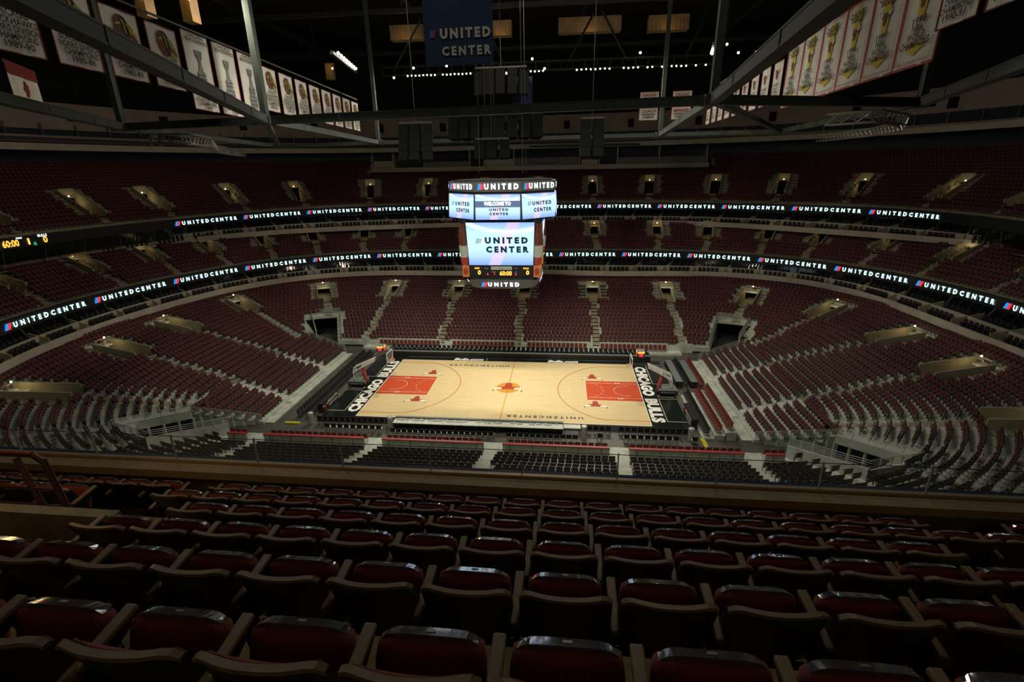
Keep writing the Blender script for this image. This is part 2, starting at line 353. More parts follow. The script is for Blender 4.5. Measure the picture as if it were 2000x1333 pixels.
def deck(name, base, zfun, risefun, rows, pitch, voms, ymin, level, aisle_hw=.55, seat_step=.56, seat_mat=True, k_hide=None, steps='tan_concrete', matname='concrete', front_h=.6, tunnels=False, skip=None, seat_skip=None):
    """base: dense closed polyline; voms: list of dicts (p, k0, k1, hw)"""
    base = resample(base, .55); N = normals(base); z0 = zfun(base, N); rs = risefun(base, N)
    V = []; F = []; mi = []
    def q(a, b, c, d, m=0):
        i = len(V); V.extend([a, b, c, d]); F.append((i, i + 1, i + 2, i + 3)); mi.append(m)
    for v in voms:
        i = int(np.argmin(np.linalg.norm(base - np.array(v['p']), axis=1))) if 'foot' not in v else v['foot']
        # foot: walk so that the axis through the foot passes the given light point
        best = 1e9
        for j in range(len(base)):
            r = np.array(v['p']) - base[j]; lat = abs(r @ np.array([N[j][1], -N[j][0]])); 
            if r @ N[j] > 0 and lat < best and np.linalg.norm(r) < 30: best = lat; i = j
        v['o'] = base[i]; v['n'] = N[i]; v['t'] = np.array([N[i][1], -N[i][0]]); v['z0'] = float(z0[i]); v['r'] = float(rs[i])
        v['pitch'] = pitch
    def vomtest(x, y, k, grow=0):
        for v in voms:
            r = np.array((x, y)) - v['o']; d = r @ v['n']
            if d < -1: continue
            lat = abs(r @ v['t'])
            if v['k0'] <= k < v['k1'] and lat < v['hw'] + grow: return 1
            if grow and k < v['k0'] and v.get('aisle', True) and lat < aisle_hw: return 2
            if grow and k >= v['k0'] and lat < v['hw'] + grow: return 2 if (k < v['k1'] or lat > .15) and k < v['k1'] + 1 else 0
        return 0
    ok = base[:, 1] > ymin
    for k in range(rows):
        Pi = base + N * (k * pitch); Po = base + N * ((k + 1) * pitch); z = z0 + rs * k; zl = (z0 + rs * (k - 1)) if k else z0 - front_h
        n = len(base)
        for i in range(n):
            j = (i + 1) % n
            if not (ok[i] and ok[j]): continue
            mx, my = (Pi[i] + Po[j]) / 2
            if vomtest(mx, my, k) == 1: continue
            if tunnels and k < 7 and in_tunnel(mx, my): continue
            if skip and skip(mx, my, k): continue
            q((*Pi[i], z[i]), (*Pi[j], z[j]), (*Po[j], z[j]), (*Po[i], z[i]))
            q((*Pi[i], zl[i]), (*Pi[j], zl[j]), (*Pi[j], z[j]), (*Pi[i], z[i]))
        # seats
        Pc = base + N * (k * pitch + pitch * .42)
        S = resample(Pc, seat_step); A = np.arctan2(*normals(S).T[::-1]); zi = []
        idx = 0
        cum = np.argmin(((S[:, None, :] - Pc[None, ::3, :]) ** 2).sum(2), axis=1) * 3
        for (x, y), a, ci in zip(S, A, cum):
            if y < ymin + .6: continue
            if vomtest(x, y, k, 1.15): continue
            if tunnels and k < 8 and in_poly(abs(x), abs(y) , TUNG): continue
            if (skip and skip(x, y, k)) or (seat_skip and seat_skip(x, y, k)): continue
            idx += 1
            # heading: local +y faces the court, i.e. -N
            SEATS.append((x, y, z0[ci] + rs[ci] * k, a + PI / 2, level, k, idx))
    o = fast_mesh(name, np.array(V), np.array(F), np.array(mi), [matname]); struct(o)
    # vomitories
    for v in voms:
        if v['o'][1] < ymin - 2: continue
        d0, d1 = v['k0'] * pitch, v['k1'] * pitch; zf = v['z0'] + v['r'] * v['k0'] - .05
        ztop = v['z0'] + v['r'] * v['k1']
        o_, n_, t_ = v['o'], v['n'], v['t']; hw = v['hw']
        def P(lat, d, z): p = o_ + n_ * d + t_ * lat; return (p[0], p[1], z)
        mb = MB()
        for s in (-1, 1):           # side walls following the rake, with thickness
            a, b = s * hw, s * (hw + .16)
            pts = [(d0 - .1, zf - .6), (d1 + .3, zf - .6), (d1 + .3, ztop + .60), (d0 + .5, zf + 1.0), (d0 - .1, zf + .85)]
            Vv = [P(a, *p) for p in pts] + [P(b, *p) for p in pts]
            mb.add(Vv, [(0, 1, 2, 3, 4), (9, 8, 7, 6, 5)] + [(i, (i + 1) % 5, 5 + (i + 1) % 5, 5 + i) for i in range(5)])
        mb.add([P(-hw, d0, zf), P(hw, d0, zf), P(hw, d1 + 2.5, zf), P(-hw, d1 + 2.5, zf)], [(0, 1, 2, 3)], 1)
        # portal: lintel block and passage faces blackened in place of shade
        for z0_, z1_ in ((max(ztop - .35, zf + 2.0), ztop + .75),):
            mb.add([P(l, d, z) for l in (-hw, hw) for d in (d1, d1 + .25) for z in (z0_, z1_)], BOXF, 0)
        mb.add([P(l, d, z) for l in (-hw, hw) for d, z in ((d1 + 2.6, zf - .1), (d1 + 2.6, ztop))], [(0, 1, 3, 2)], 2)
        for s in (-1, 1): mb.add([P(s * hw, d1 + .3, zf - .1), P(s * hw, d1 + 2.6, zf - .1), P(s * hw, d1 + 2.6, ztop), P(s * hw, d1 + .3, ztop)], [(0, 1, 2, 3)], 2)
        struct(mb.build('vomitory', ['vom_wall', 'tan_concrete', 'dark']))
        lp = P(0, d1 - .12, max(ztop - .35, zf + 2.0) - .08 + .22)
        l = MB(); l.box((0, 0, 0), (.26, .12, .12)); lo = l.build('vomitory_light', 'seat_grey'); lo.location = lp; lo.rotation_euler = (0, 0, math.atan2(n_[1], n_[0]) - PI / 2)
        tag(lo, 'small warm light glowing over a vomitory doorway in the stands', 'light', 'warm lights over the vomitory doorways')
        g = MB(); g.tube((0, -.04, 0), (0, -.12, 0), .085, 8); g.build('lamp_lens', 'warm_lamp', lo)
        light('POINT', P(0, d1 - .75, zf + 1.7), None, v.get('pw', 26), (1, .74, .38), .12)
        # concrete steps up both sides and down the middle
        sm = MB()
        def run(lat, ka, kb):
            for k in range(ka, kb):
                for h in (0, 1):
                    dd = (k + h * .5) * pitch; zz = v['z0'] + v['r'] * (k + (h * .5))
                    sm.add([P(lat + a, dd + b * pitch * .5, zz + c) for a in (-.5, .5) for b in (0, 1) for c in (-.14, .012)], BOXF)
        if v.get('aisle', True): run(0, v.get('ka', 0), v['k0'])
        if v.get('side', True):
            run(-(hw + .16 + .5), v['k0'], min(v['k1'] + 1, rows)); run(hw + .16 + .5, v['k0'], min(v['k1'] + 1, rows))
        if sm.n: struct(sm.build('aisle_steps', steps))
    return voms

# ---- lower level: offset rows of a rounded rectangle
def rrect(a, bt, bb, r, n=24):
    pts = []
    for cx, cy, a0 in ((-(a - r), -(bb - r), 1.5 * PI), (-(a - r), bt - r, PI), (a - r, bt - r, .5 * PI), (a - r, -(bb - r), 0)):
        for i in range(n + 1):
            t = a0 - (PI / 2) * i / n; pts.append((cx + r * math.cos(t), cy + r * math.sin(t)))
    return np.array(pts)
TUNG = [(23.8, 10.3), (28.8, 10.3), (32.4, 17.4), (26.6, 19.2)]
base100 = rrect(28.5, 12.3, 12.6, 6)
def smooth_poly(P, step, it):
    P = resample(P, step)
    for _ in range(it): P = (np.roll(P, 1, 0) + 2 * P + np.roll(P, -1, 0)) / 4
    return P
base100 = smooth_poly(base100, .3, 6)
z100 = lambda P, N: .8 + 1.0 * N[:, 0] ** 2 - .95 * np.clip(-N[:, 1], 0, 1) ** 6
r100 = lambda P, N: .27 - .045 * N[:, 0] ** 2
V100 = [(-20.9, 25.7), (-10.5, 26.0), (-.3, 26.3), (10.6, 26.3), (21.2, 26.2), (-31.6, 22.4), (32.2, 22.9), (-39.2, 14.1), (40.5, 14.5),
        (-43.8, 4.1), (44.8, 4.3), (-43.8, -4.4), (44.8, -5.0), (-40.5, -15.5), (41.5, -15.5)]
voms = [dict(p=p, k0=12, k1=17, hw=.95, pw=15, ka=7 if i in (5, 6) else 0) for i, p in enumerate(V100)]
NEAR_AISLES = (-21.0, -10.2, .25, 10.7, 21.3)
def near_aisle(x, y, k, hw=.6):
    if k < 2 and y < -10 and abs(x) < 24.3: return True
    return y < -13 and any(abs(x - xa * (1 - .004 * k)) < hw for xa in NEAR_AISLES)
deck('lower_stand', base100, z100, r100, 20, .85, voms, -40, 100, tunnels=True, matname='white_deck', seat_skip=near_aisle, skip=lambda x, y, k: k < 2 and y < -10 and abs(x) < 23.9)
# corner tunnels: walls, portal blackened for its shade and white railings
def mirror(p, sx, sy): return (p[0] * sx, (p[1] ) * sy)
def railing(a, b, h=.95, n=4, posts=5, name='guard_railing', label=None, m='rail', r=.028, group=None):
    a = np.array(a, float); b = np.array(b, float)
    t = thing(name, label or 'white pipe guard railing along the edge of a stand', 'railing', tuple(a), group=group or 'pipe guard railings of the lower stands')
    for i in range(posts):
        p = (b - a) * i / (posts - 1); MB().tube(p, p + [0, 0, h], r, 6).build('post', m, t)
    for k in range(n):
        z = h * (k + 1) / n; MB().tube([0, 0, z], (b - a) + [0, 0, z], r, 6).build('rail_bar', m, t)
    return t
CN = {(1, 1): 'far right', (-1, 1): 'far left', (1, -1): 'near right', (-1, -1): 'near left'}
for (sx, sy), nm in CN.items():
    A0, B0, B1, A1 = [mirror(p, sx, sy) for p in ((24.4, 12.2), (28.0, 12.0), (31.0, 16.9), (27.0, 18.1))]
    mb = MB()
    def wall(p, q, z00, z01, z10, z11, th=.15, m=0):
        d = np.array(q) - np.array(p); n = np.array([d[1], -d[0]]) / np.linalg.norm(d) * th
        V = [(*(np.array(a) + o), z) for a, z0_, z1_ in ((p, z00, z01), (q, z10, z11)) for o in (0, n) for z in (z0_, z1_)]
        mb.add(V, BOXF, m)
    wall(A0, A1, 0, 1.25, 0, 3.1)
    if sy > 0: wall(B0, B1, 0, 2.3, 0, 3.3)
    else:       # near tunnels: black sheet behind posts stands in for the shaded stand underside
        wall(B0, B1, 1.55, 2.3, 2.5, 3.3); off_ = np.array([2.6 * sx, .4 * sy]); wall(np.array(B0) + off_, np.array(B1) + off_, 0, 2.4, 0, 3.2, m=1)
        for q_ in np.linspace(0, 1, 6): p_ = np.array(B0) + (np.array(B1) - np.array(B0)) * q_; mb.box((p_[0], p_[1], .8 + .45 * q_), (.16, .16, 1.6 + .9 * q_), mi=0)
    wall(A1, B1, 2.3, 3.1, 2.3, 3.1)
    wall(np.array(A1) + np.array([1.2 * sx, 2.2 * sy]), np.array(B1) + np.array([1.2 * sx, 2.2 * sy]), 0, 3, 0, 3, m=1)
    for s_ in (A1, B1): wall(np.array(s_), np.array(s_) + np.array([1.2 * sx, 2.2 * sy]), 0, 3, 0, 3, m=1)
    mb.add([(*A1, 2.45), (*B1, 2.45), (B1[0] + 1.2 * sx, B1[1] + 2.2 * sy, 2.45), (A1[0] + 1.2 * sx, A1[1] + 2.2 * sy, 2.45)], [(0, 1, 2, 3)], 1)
    struct(mb.build('tunnel_wall', ['white_deck', 'dark']))
    railing((*A1, 3.1), (*B1, 3.1), .7, 5, 6, label='white pipe railing over the %s corner tunnel mouth' % nm)
    railing((*B0, 2.2), (*B1, 3.2), .7, 5, 6, label='white sloping pipe railing along the end-stand side of the %s corner tunnel' % nm)
    railing((*A0, 1.2), (*A1, 3.0), .7, 4, 6, label='white sloping pipe railing along the side-stand side of the %s corner tunnel' % nm)

# ---- retractable end blocks in front of the end stands
RB_ROWS, RB_P = 7, .86
def retract(sx):
    mb = MB(); V = []
    for k in range(RB_ROWS):
        x0 = 22.6 + k * RB_P; z = .28 + .235 * k; yb = 9.6 + k * .25
        mb.box((sx * (x0 + RB_P / 2), -.3, z / 2), (RB_P, 2 * yb, z))
        if k == 0: mb.box((sx * (x0 - .45), -.3, .06), (.9, 2 * yb - .4, .12))
    o = mb.build('retractable_riser', 'white_deck'); struct(o)
    # seats
    for k in range(RB_ROWS):
        x0 = 22.6 + k * RB_P; z = .28 + .235 * k; yb = 9.4 + k * .25
        ys = np.arange(-yb - .3, yb - .3, .52); idx = 0
        for y in ys:
            if any(abs(y - ya) < .65 for ya in (-5.0, 3.3)): continue
            idx += 1
            SEATS.append((sx * (x0 + .42), y, z, (PI / 2 if sx > 0 else -PI / 2), 101 if sx > 0 else 102, k, idx))
    # aisle steps
    sm = MB()
    for ya in (-5.0, 3.3):
        for k in range(RB_ROWS):
            x0 = 22.6 + k * RB_P; sm.box((sx * (x0 - .2), ya, .14 + .235 * k), (.4, 1.0, .235))
    struct(sm.build('aisle_steps', 'white_paint'))
    nm = 'right' if sx > 0 else 'left'
    for s_, side in ((-1, 'near'), (1, 'far')):
        yb = 9.6; a = (sx * 22.7, s_ * yb - .3, .3); b = (sx * 28.6, s_ * (yb + 1.7) - .3, 1.75)
        railing(a, b, .8, 5, 8, label='long white pipe railing on the %s edge of the %s end retractable block' % (side, nm))
for sx in (-1, 1): retract(sx)

# ------------------------------------------------------------------ suite terraces, fascias, ribbon boards
YM = -24
def same_angle(n1, n2, ymin, o1=0, o2=0):
    P = ring(n1, off=o1); Q = ring(n2, off=o2); k = (P[:, 1] > ymin); return P[k], Q[k]
def lerp(P, Q, t): return P + (Q - P) * t
def terrace(inner, outer, zl, zr, lv):
    P, Q = same_angle(inner, outer, YM)
    # fascia lip
    mb = MB(); N = P - lerp(P, Q, -.1)
    mb.loft([z_(P, zl - .38), z_(lerp(P, Q, -.03), zl - .38), z_(lerp(P, Q, -.03), zl + .38), z_(lerp(P, Q, .03), zl + .38), z_(lerp(P, Q, .03), zl + .02)])
    mb.loft([z_(P, zl - .38), z_(Q, zl - .38)])
    struct(mb.build('trim_fascia', 'lip'))
    mb = MB(); h = (zr - .5 - zl)
    mb.loft([z_(lerp(P, Q, .03), zl + .02), z_(lerp(P, Q, .40), zl + .02), z_(lerp(P, Q, .40), zl + .42), z_(lerp(P, Q, .78), zl + .42)])
    struct(mb.build('suite_terrace_floor', 'tan_concrete'))
    mb = MB(); mb.loft([z_(lerp(P, Q, .40), zl + .42), z_(lerp(P, Q, .40), zl + .98), z_(lerp(P, Q, .43), zl + .98), z_(lerp(P, Q, .43), zl + .42)])
    struct(mb.build('trim_suite', 'lip'))
    mb = MB(); mb.loft([z_(lerp(P, Q, .80), zl + .42), z_(lerp(P, Q, 1.02), zr - .6)])
    struct(mb.build('window_1' if lv == 'lower' else 'window_2', 'glass_dark'))
    # mullions, dividers, chairs
    C_ = resample(Q, 1.15, closed=False); mm = MB(); Nn = None
    for i in range(0, len(Q) - 1, 1): pass
    L = np.r_[0, np.cumsum(np.linalg.norm(np.diff(P, axis=0), axis=1))]
    def at(s, t):
        Pp = np.array([np.interp(s, L, P[:, 0]), np.interp(s, L, P[:, 1])]); Qq = np.array([np.interp(s, L, Q[:, 0]), np.interp(s, L, Q[:, 1])])
        return Pp + (Qq - Pp) * t
    s = .6; i = 0
    while s < L[-1]:
        a = at(s, .79); w_ = .05 if i % 4 else .22
        mm.bar((*a, zl + .42), (*at(s, 1.0), zr - .6), w_)
        if i % 4 == 0:
            p0, p1 = at(s, .06), at(s, .77)
            d = MB(); q0, q1 = at(s + .08, .06), at(s + .08, .77)
            d.add([(*p0, zl), (*q0, zl), (*q1, zl), (*p1, zl), (*p0, zl + .55), (*q0, zl + .55), (*q1, zl + 1.15), (*p1, zl + 1.15)],
                  [(0, 3, 2, 1), (4, 5, 6, 7), (0, 1, 5, 4), (1, 2, 6, 5), (2, 3, 7, 6), (3, 0, 4, 7)])
            o = d.build('suite_divider', 'lip'); tag(o, 'low beige divider wall with a yellowish handrail on the %s suite terrace' % lv, 'divider', 'dividers of the %s suite terrace' % lv)
            r = MB(); r.bar((*p0, zl + .62), (*p1, zl + 1.22), .09); r.build('handrail', 'yellow_rail', o)
        s += 1.15; i += 1
    struct(mm.build('window_frame', 'steel'))
    # two rows of chairs
    for row, (t, zz) in enumerate(((.22, zl + .04), (.60, zl + .44))):
        s = 1.2; j = 0
        while s < L[-1] - 1:
            if abs((s - .6) % 4.6 - 0) > .7 and abs((s - .6) % 4.6 - 4.6) > .7:
                p = at(s, t); q = at(s + .1, t); a = math.atan2(q[1] - p[1], q[0] - p[0])
                j += 1; SUITE.append((p[0], p[1], zz, a + PI, lv, row, j))
            s += .62
    return P, Q
SUITE = []
terrace('C', 'A', 7.0, 9.3, 'lower')
terrace('D', 'B', 13.5, 16.0, 'upper')

def ribbon(name, z, label, pitch, s0, hgt, lv):
    P = ring(name); P = arc(P, -24); N = normals(ring(name)); N = N[ring(name)[:, 1] > -24]
    t = thing('ribbon_board', label, 'display board', (0, 0, z))
    mb = MB(); mb.loft([z_(P + N * .35, -.62), z_(P, -.62), z_(P - N * .05, .62), z_(P + N * .35, .62)])
    mb.build('panel', 'led_panel', t)
    cm = int(np.argmin(np.abs(P[:, 0] - .5) + (P[:, 1] < 0) * 99)); L = np.r_[0, np.cumsum(np.linalg.norm(np.diff(P, axis=0), axis=1))]; L -= L[cm]
    def bend(V):
        x = V[:, 0]; px = np.interp(x, L, P[:, 0]); py = np.interp(x, L, P[:, 1]); nx = np.interp(x, L, N[:, 0]); ny = np.interp(x, L, N[:, 1])
        return np.c_[px - nx * (.10 + V[:, 2]), py - ny * (.10 + V[:, 2]), V[:, 1]]
    T, F = text_geo('UNITEDCENTER', 1, space=1.95, bold=.05); T = T.copy(); w0 = T[:, 0].max() - T[:, 0].min(); h0 = T[:, 1].max() - T[:, 1].min()
    T[:, 0] = (T[:, 0] - T[:, 0].mean()) ; T[:, 0] *= (pitch * .80) / w0; T[:, 1] *= hgt / h0
    T[:, 1] -= (T[:, 1].max() + T[:, 1].min()) / 2; T[:, 0] -= (T[:, 0].max() + T[:, 0].min()) / 2
    lo, hi = s0
    n0 = int(math.floor((L[0] + 9) / pitch)); n1 = int(math.ceil((L[-1] - 9) / pitch))
    for k in range(n0, n1):
        c = (k + .5) * pitch + lo
        if c < hi[0] or c > hi[1]: continue
        m = MB(); m.add(bend(T + [c + pitch * .045, 0, 0]), F); m.build('lettering', 'led_white', t)
        g = MB(); lx = c - pitch * .47
        for j in range(4):
            x0 = lx + .15 + j * .17; sh = .22; q = np.array([(x0, -hgt * .55, 0), (x0 + .14, -hgt * .55, 0), (x0 + .14 + sh, hgt * .55, 0), (x0 + sh, hgt * .55, 0)])
            g.add(bend(q), [(0, 1, 2, 3)], 0 if j < 2 else 1)
        g.build('logo', ['led_blue', 'led_red'], t)
    if lv == 'upper':       # the lit score strip at the far left
        for txt, c, wd, hh, m_ in (('60:00', -84.5, 1.7, .75, 0), ('1', -82.6, .2, .7, 0), ('0', -80.8, .45, .75, 0), ('6', -85.9, .35, .45, 2), ('6', -82.0, .35, .45, 2), ('BULLS', -81.0, 1.0, .28, 1), ('FOULS', -83.5, .6, .2, 1)):
            X, Fx = text_geo(txt, 1, space=1.0, bold=.02); X = X.copy(); X[:, 0] = (X[:, 0] - (X[:, 0].max() + X[:, 0].min()) / 2) * wd / max(X[:, 0].max() - X[:, 0].min(), .01); X[:, 1] = (X[:, 1] - (X[:, 1].max() + X[:, 1].min()) / 2) * hh / (X[:, 1].max() - X[:, 1].min())
            X[:, 1] += {1: .48, 2: -.3}.get(m_, 0); m = MB(); m.add(bend(X + [c, 0, 0]), Fx); m.build('score_readout', ['led_amber', 'led_purewhite', 'led_green'][m_], t)
    return t
ribbon('A', 9.3, 'lower ribbon board ringing the bowl, repeating white UNITEDCENTER lettering', 10.25, (4.1, (-95, 95)), .56, 'lower')
ribbon('B', 16.0, 'upper ribbon board ringing the bowl, with the smaller-looking UNITEDCENTER lettering', 10.8, (.1, (-62, 66)), .56, 'upper')

# ------------------------------------------------------------------ middle and upper seating decks
baseA = resample(ring('A', off=.35), .3)
V200 = [(-55.2, 5.9), (-53.6, 14.4), (-50.3, 22.6), (-44.4, 28.5), (-38.0, 34.5), (-30.6, 38.9), (-22.2, 41.0), (-11, 42.5), (0, 43), (10.9, 42.9), (21.8, 41.5), (30.8, 40.3), (39.5, 36.5), (46.5, 31.9), (52.4, 24.8), (56.0, 16.5), (57, 6), (-55, -4), (57, -5)]
gap = lambda P: None
deck('middle_stand', baseA, lambda P, N: np.full(len(P), 10.0), lambda P, N: np.full(len(P), .36), 10, .85,
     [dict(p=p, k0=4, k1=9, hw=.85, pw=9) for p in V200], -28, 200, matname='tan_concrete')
baseB = resample(ring('B', off=.35), .3)
V300 = [(-56.0, .9), (-54.5, 11), (-50.5, 19), (-45, 29), (-38.5, 36), (-30, 42.5), (-21, 47), (-10, 51), (.5, 51.5), (10.9, 51.6), (21.8, 49.7), (31.8, 44.9), (41.2, 40.3), (50.6, 35.8), (58, 26), (60, 15), (61, 4)]
deck('upper_stand', baseB, lambda P, N: np.full(len(P), 16.9), lambda P, N: np.full(len(P), .46), 17, .8,
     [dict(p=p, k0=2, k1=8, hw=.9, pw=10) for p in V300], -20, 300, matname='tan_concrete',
     skip=lambda x, y, k: k >= 11 and abs(x) < 34 and y > 20)

# ------------------------------------------------------------------ arena floor and court
struct(MB().box((0, -.5, -.1), (60, 40, .2)).build('floor', 'floor_grey'))
CX, CY = 47 * FT, 25 * FT
court = thing('basketball_court', 'maple basketball court with red keys and black surround in the middle of the bowl', 'basketball court', (0, 0, 0))
MB().box((0, 0, .004), (2 * 17.8, 2 * 9.0, .008)).build('surround', 'apron', court)
MB().box((0, 0, .008), (2 * CX, 2 * CY, .016)).build('maple_floor', 'wood', court)
Z0 = .022
ex, ey = (1, 0, 0), (0, 1, 0); NEG = ((-1, 0, 0), (0, -1, 0))
k = MB()
for s_ in (-1, 1):
    k.add([(s_ * CX, -8 * FT, Z0), (s_ * CX, 8 * FT, Z0), (s_ * (CX - 19 * FT), 8 * FT, Z0), (s_ * (CX - 19 * FT), -8 * FT, Z0)], [(0, 1, 2, 3)])
    k.build('painted_key', 'key', court); k = MB()
def line(mb, pts, wd, z=Z0 + .006, closed=False):
    P = np.array(pts, float)
    if closed: P = np.vstack([P, P[:1]])
    for a, b in zip(P[:-1], P[1:]):
        d = b - a; n = np.array([-d[1], d[0]]) / max(np.linalg.norm(d), 1e-9) * wd / 2; e = d / np.linalg.norm(d) * wd * .3
        mb.add([(*(a - n - e), z), (*(b - n + e), z), (*(b + n + e), z), (*(a + n - e), z)], [(0, 1, 2, 3)])
def arcp(cx, cy, r, a0, a1, n=40): t = np.linspace(a0, a1, n); return np.c_[cx + r * np.cos(t), cy + r * np.sin(t)]
lo = MB(); lw = MB()
line(lo, [(0, -CY), (0, CY)], .09)
line(lw, [(-CX, -CY), (-CX, CY)], .09); line(lw, [(CX, -CY), (CX, CY)], .09); line(lw, [(-CX, CY), (CX, CY)], .07); line(lw, [(-CX, -CY), (CX, -CY)], .07)
for s_ in (-1, 1):
    bx = s_ * (CX - 5.25 * FT); a1 = math.asin(22 / 23.75)
    pts = arcp(0, 0, 23.75 * FT, -a1, a1, 60); pts = np.c_[bx - s_ * pts[:, 0], pts[:, 1]]
    pts = np.vstack([[(s_ * CX, -22 * FT)], pts, [(s_ * CX, 22 * FT)]]); line(lo, pts, .09)
    fx = s_ * (CX - 19 * FT)
    c = arcp(0, 0, 6 * FT, -PI / 2, PI / 2, 24)
    line(lw, np.c_[fx - s_ * c[:, 0], c[:, 1]], .04)
    for j in range(7):          # dashed half of the free-throw circle
        c = arcp(0, 0, 6 * FT, -PI / 2 + j * PI / 7 + .05, -PI / 2 + (j + .55) * PI / 7 + .05, 5); line(lw, np.c_[fx + s_ * c[:, 0], c[:, 1]], .05)
    c = arcp(0, 0, 4 * FT, -PI / 2, PI / 2, 24); cc = np.c_[bx - s_ * c[:, 0], c[:, 1]]
    line(lw, np.vstack([[(bx + s_ * .4, -4 * FT)], cc, [(bx + s_ * .4, 4 * FT)]]), .05)
    for yy in (-6 * FT, 6 * FT):
        line(lw, [(s_ * CX, yy), (fx, yy)], .05)
        for q in (7, 8, 11, 14): line(lw, [(s_ * (CX - q * FT), yy), (s_ * (CX - q * FT), yy * 1.09)], .06 if q > 8 else .2)
    line(lw, [(fx, -8 * FT), (fx, 8 * FT)], .05)
    # boxes on the black surround
    for y0, y1 in ((2.05, 7.6), (-6.6, -1.75)):
        line(lw, [(s_ * 17.75, y0), (s_ * 15.95, y0), (s_ * 15.95, y1), (s_ * 17.75, y1)], .05)
    line(lw, [(s_ * 17.6, -1.3), (s_ * 16.0, -1.3), (s_ * 16.0, -.95), (s_ * 16.2, -.95)], .05)
line(lw, [(-3.6, 8.6), (-3.6, 7.8)], .04); line(lw, [(5.3, 8.6), (5.3, 7.8)], .04)
line(lw, [(-14, 8.7), (14, 8.7)], .03)
lo.build('orange_lines', 'line_orange', court); lw.build('white_lines', 'line_white', court)
BOLD = dict(bold=.03)
m = MB(); put_text(m, 'UNITEDCENTER', (-4.25, 6.2, Z0), *NEG, .62, width=7.5, space=1.5, **BOLD); m.build('sideline_lettering', 'text_dark', court)
m = MB(); put_text(m, 'UNITEDCENTER', (4.3, -6.5, Z0), *NEG, .62, width=7.5, space=1.5, **BOLD); m.build('sideline_lettering', 'text_dark', court)
for x in (-5.95, 5.95):
    m = MB(); put_text(m, 'Bulls.com', (x, 8.12, Z0), ex, ey, .95, width=3.8, bold=.05, shear=.25); m.build('web_lettering', 'text_white', court)
for s_ in (-1, 1):
    m = MB(); put_text(m, 'CHICAGO', (s_ * 15.08, -2.75 if s_ < 0 else 2.95, Z0), (0, -s_, 0), (s_, 0, 0), 1.55, width=8.0, bold=.06)
    m.build('baseline_lettering', 'text_white', court)
    m = MB(); put_text(m, 'BULLS', (s_ * 15.08, 4.45 if s_ < 0 else -4.25, Z0), (0, -s_, 0), (s_, 0, 0), 1.55, width=5.1, bold=.06)
    m.build('baseline_lettering', 'text_white', court)
HEAD = [(-.20, .22), (-.25, .12), (-.235, .03), (-.15, -.03), (-.14, -.16), (-.12, -.30), (-.06, -.36), (.06, -.36), (.12, -.30), (.14, -.16), (.15, -.03), (.235, .03), (.25, .12), (.20, .22), (.10, .19), (0, .205), (-.10, .19)]
HORN = [(-.22, .20), (-.23, .07), (-.36, .05), (-.49, .12), (-.545, .24), (-.50, .25), (-.43, .19), (-.34, .19)]
TIP = [(-.545, .24), (-.55, .33), (-.525, .40), (-.50, .30), (-.50, .25)]
EAR = [(-.20, .06), (-.38, -.02), (-.26, -.03), (-.16, .0)]
def bull(mb, o, ex, ey, s, lift=0.0, mi=(0, 1, 2), ear=True):
    for sx in (1, -1):
        for P, m_ in ((HORN, mi[1]), (TIP, mi[2])) + (((EAR, mi[0]),) if ear else ()):
            put_poly(mb, [(x * sx, y) for x, y in P][::sx], o, ex, ey, m_, lift + .004, s)
    put_poly(mb, HEAD, o, ex, ey, mi[0], lift + .008, s)
    for sx in (1, -1):      # brows, nostrils
        put_poly(mb, [(sx * .03, -.02), (sx * .13, .03), (sx * .13, .01), (sx * .03, -.05)][::sx], o, ex, ey, mi[2], lift + .012, s)
        put_poly(mb, [(sx * .03, -.27), (sx * .08, -.25), (sx * .09, -.28), (sx * .03, -.30)][::sx], o, ex, ey, mi[2], lift + .012, s)
m = MB(); put_poly(m, disc(1.32, 40), (0, 0, Z0 + .01), ex, ey, 3)
for a in (0, PI / 2):
    line(m, [(-1.3 * math.cos(a), -1.3 * math.sin(a)), (1.3 * math.cos(a), 1.3 * math.sin(a))], .02, Z0 + .014)
m.m = [3 if i == 0 else 2 for i in range(len(m.m))]
bull(m, (0, .12, Z0 + .012), *NEG, 2.95); m.build('centre_logo', ['bull_red', 'text_white', 'text_dark', 'ball_orange'], court)
for x, y in ((-9.4, 3.6), (-9.4, -3.6), (9.35, 3.5), (9.35, -3.5)):
    m = MB(); bull(m, (x, y, Z0 + .01), *NEG, 2.1); m.build('bull_logo', ['bull_red', 'text_white', 'text_dark'], court)

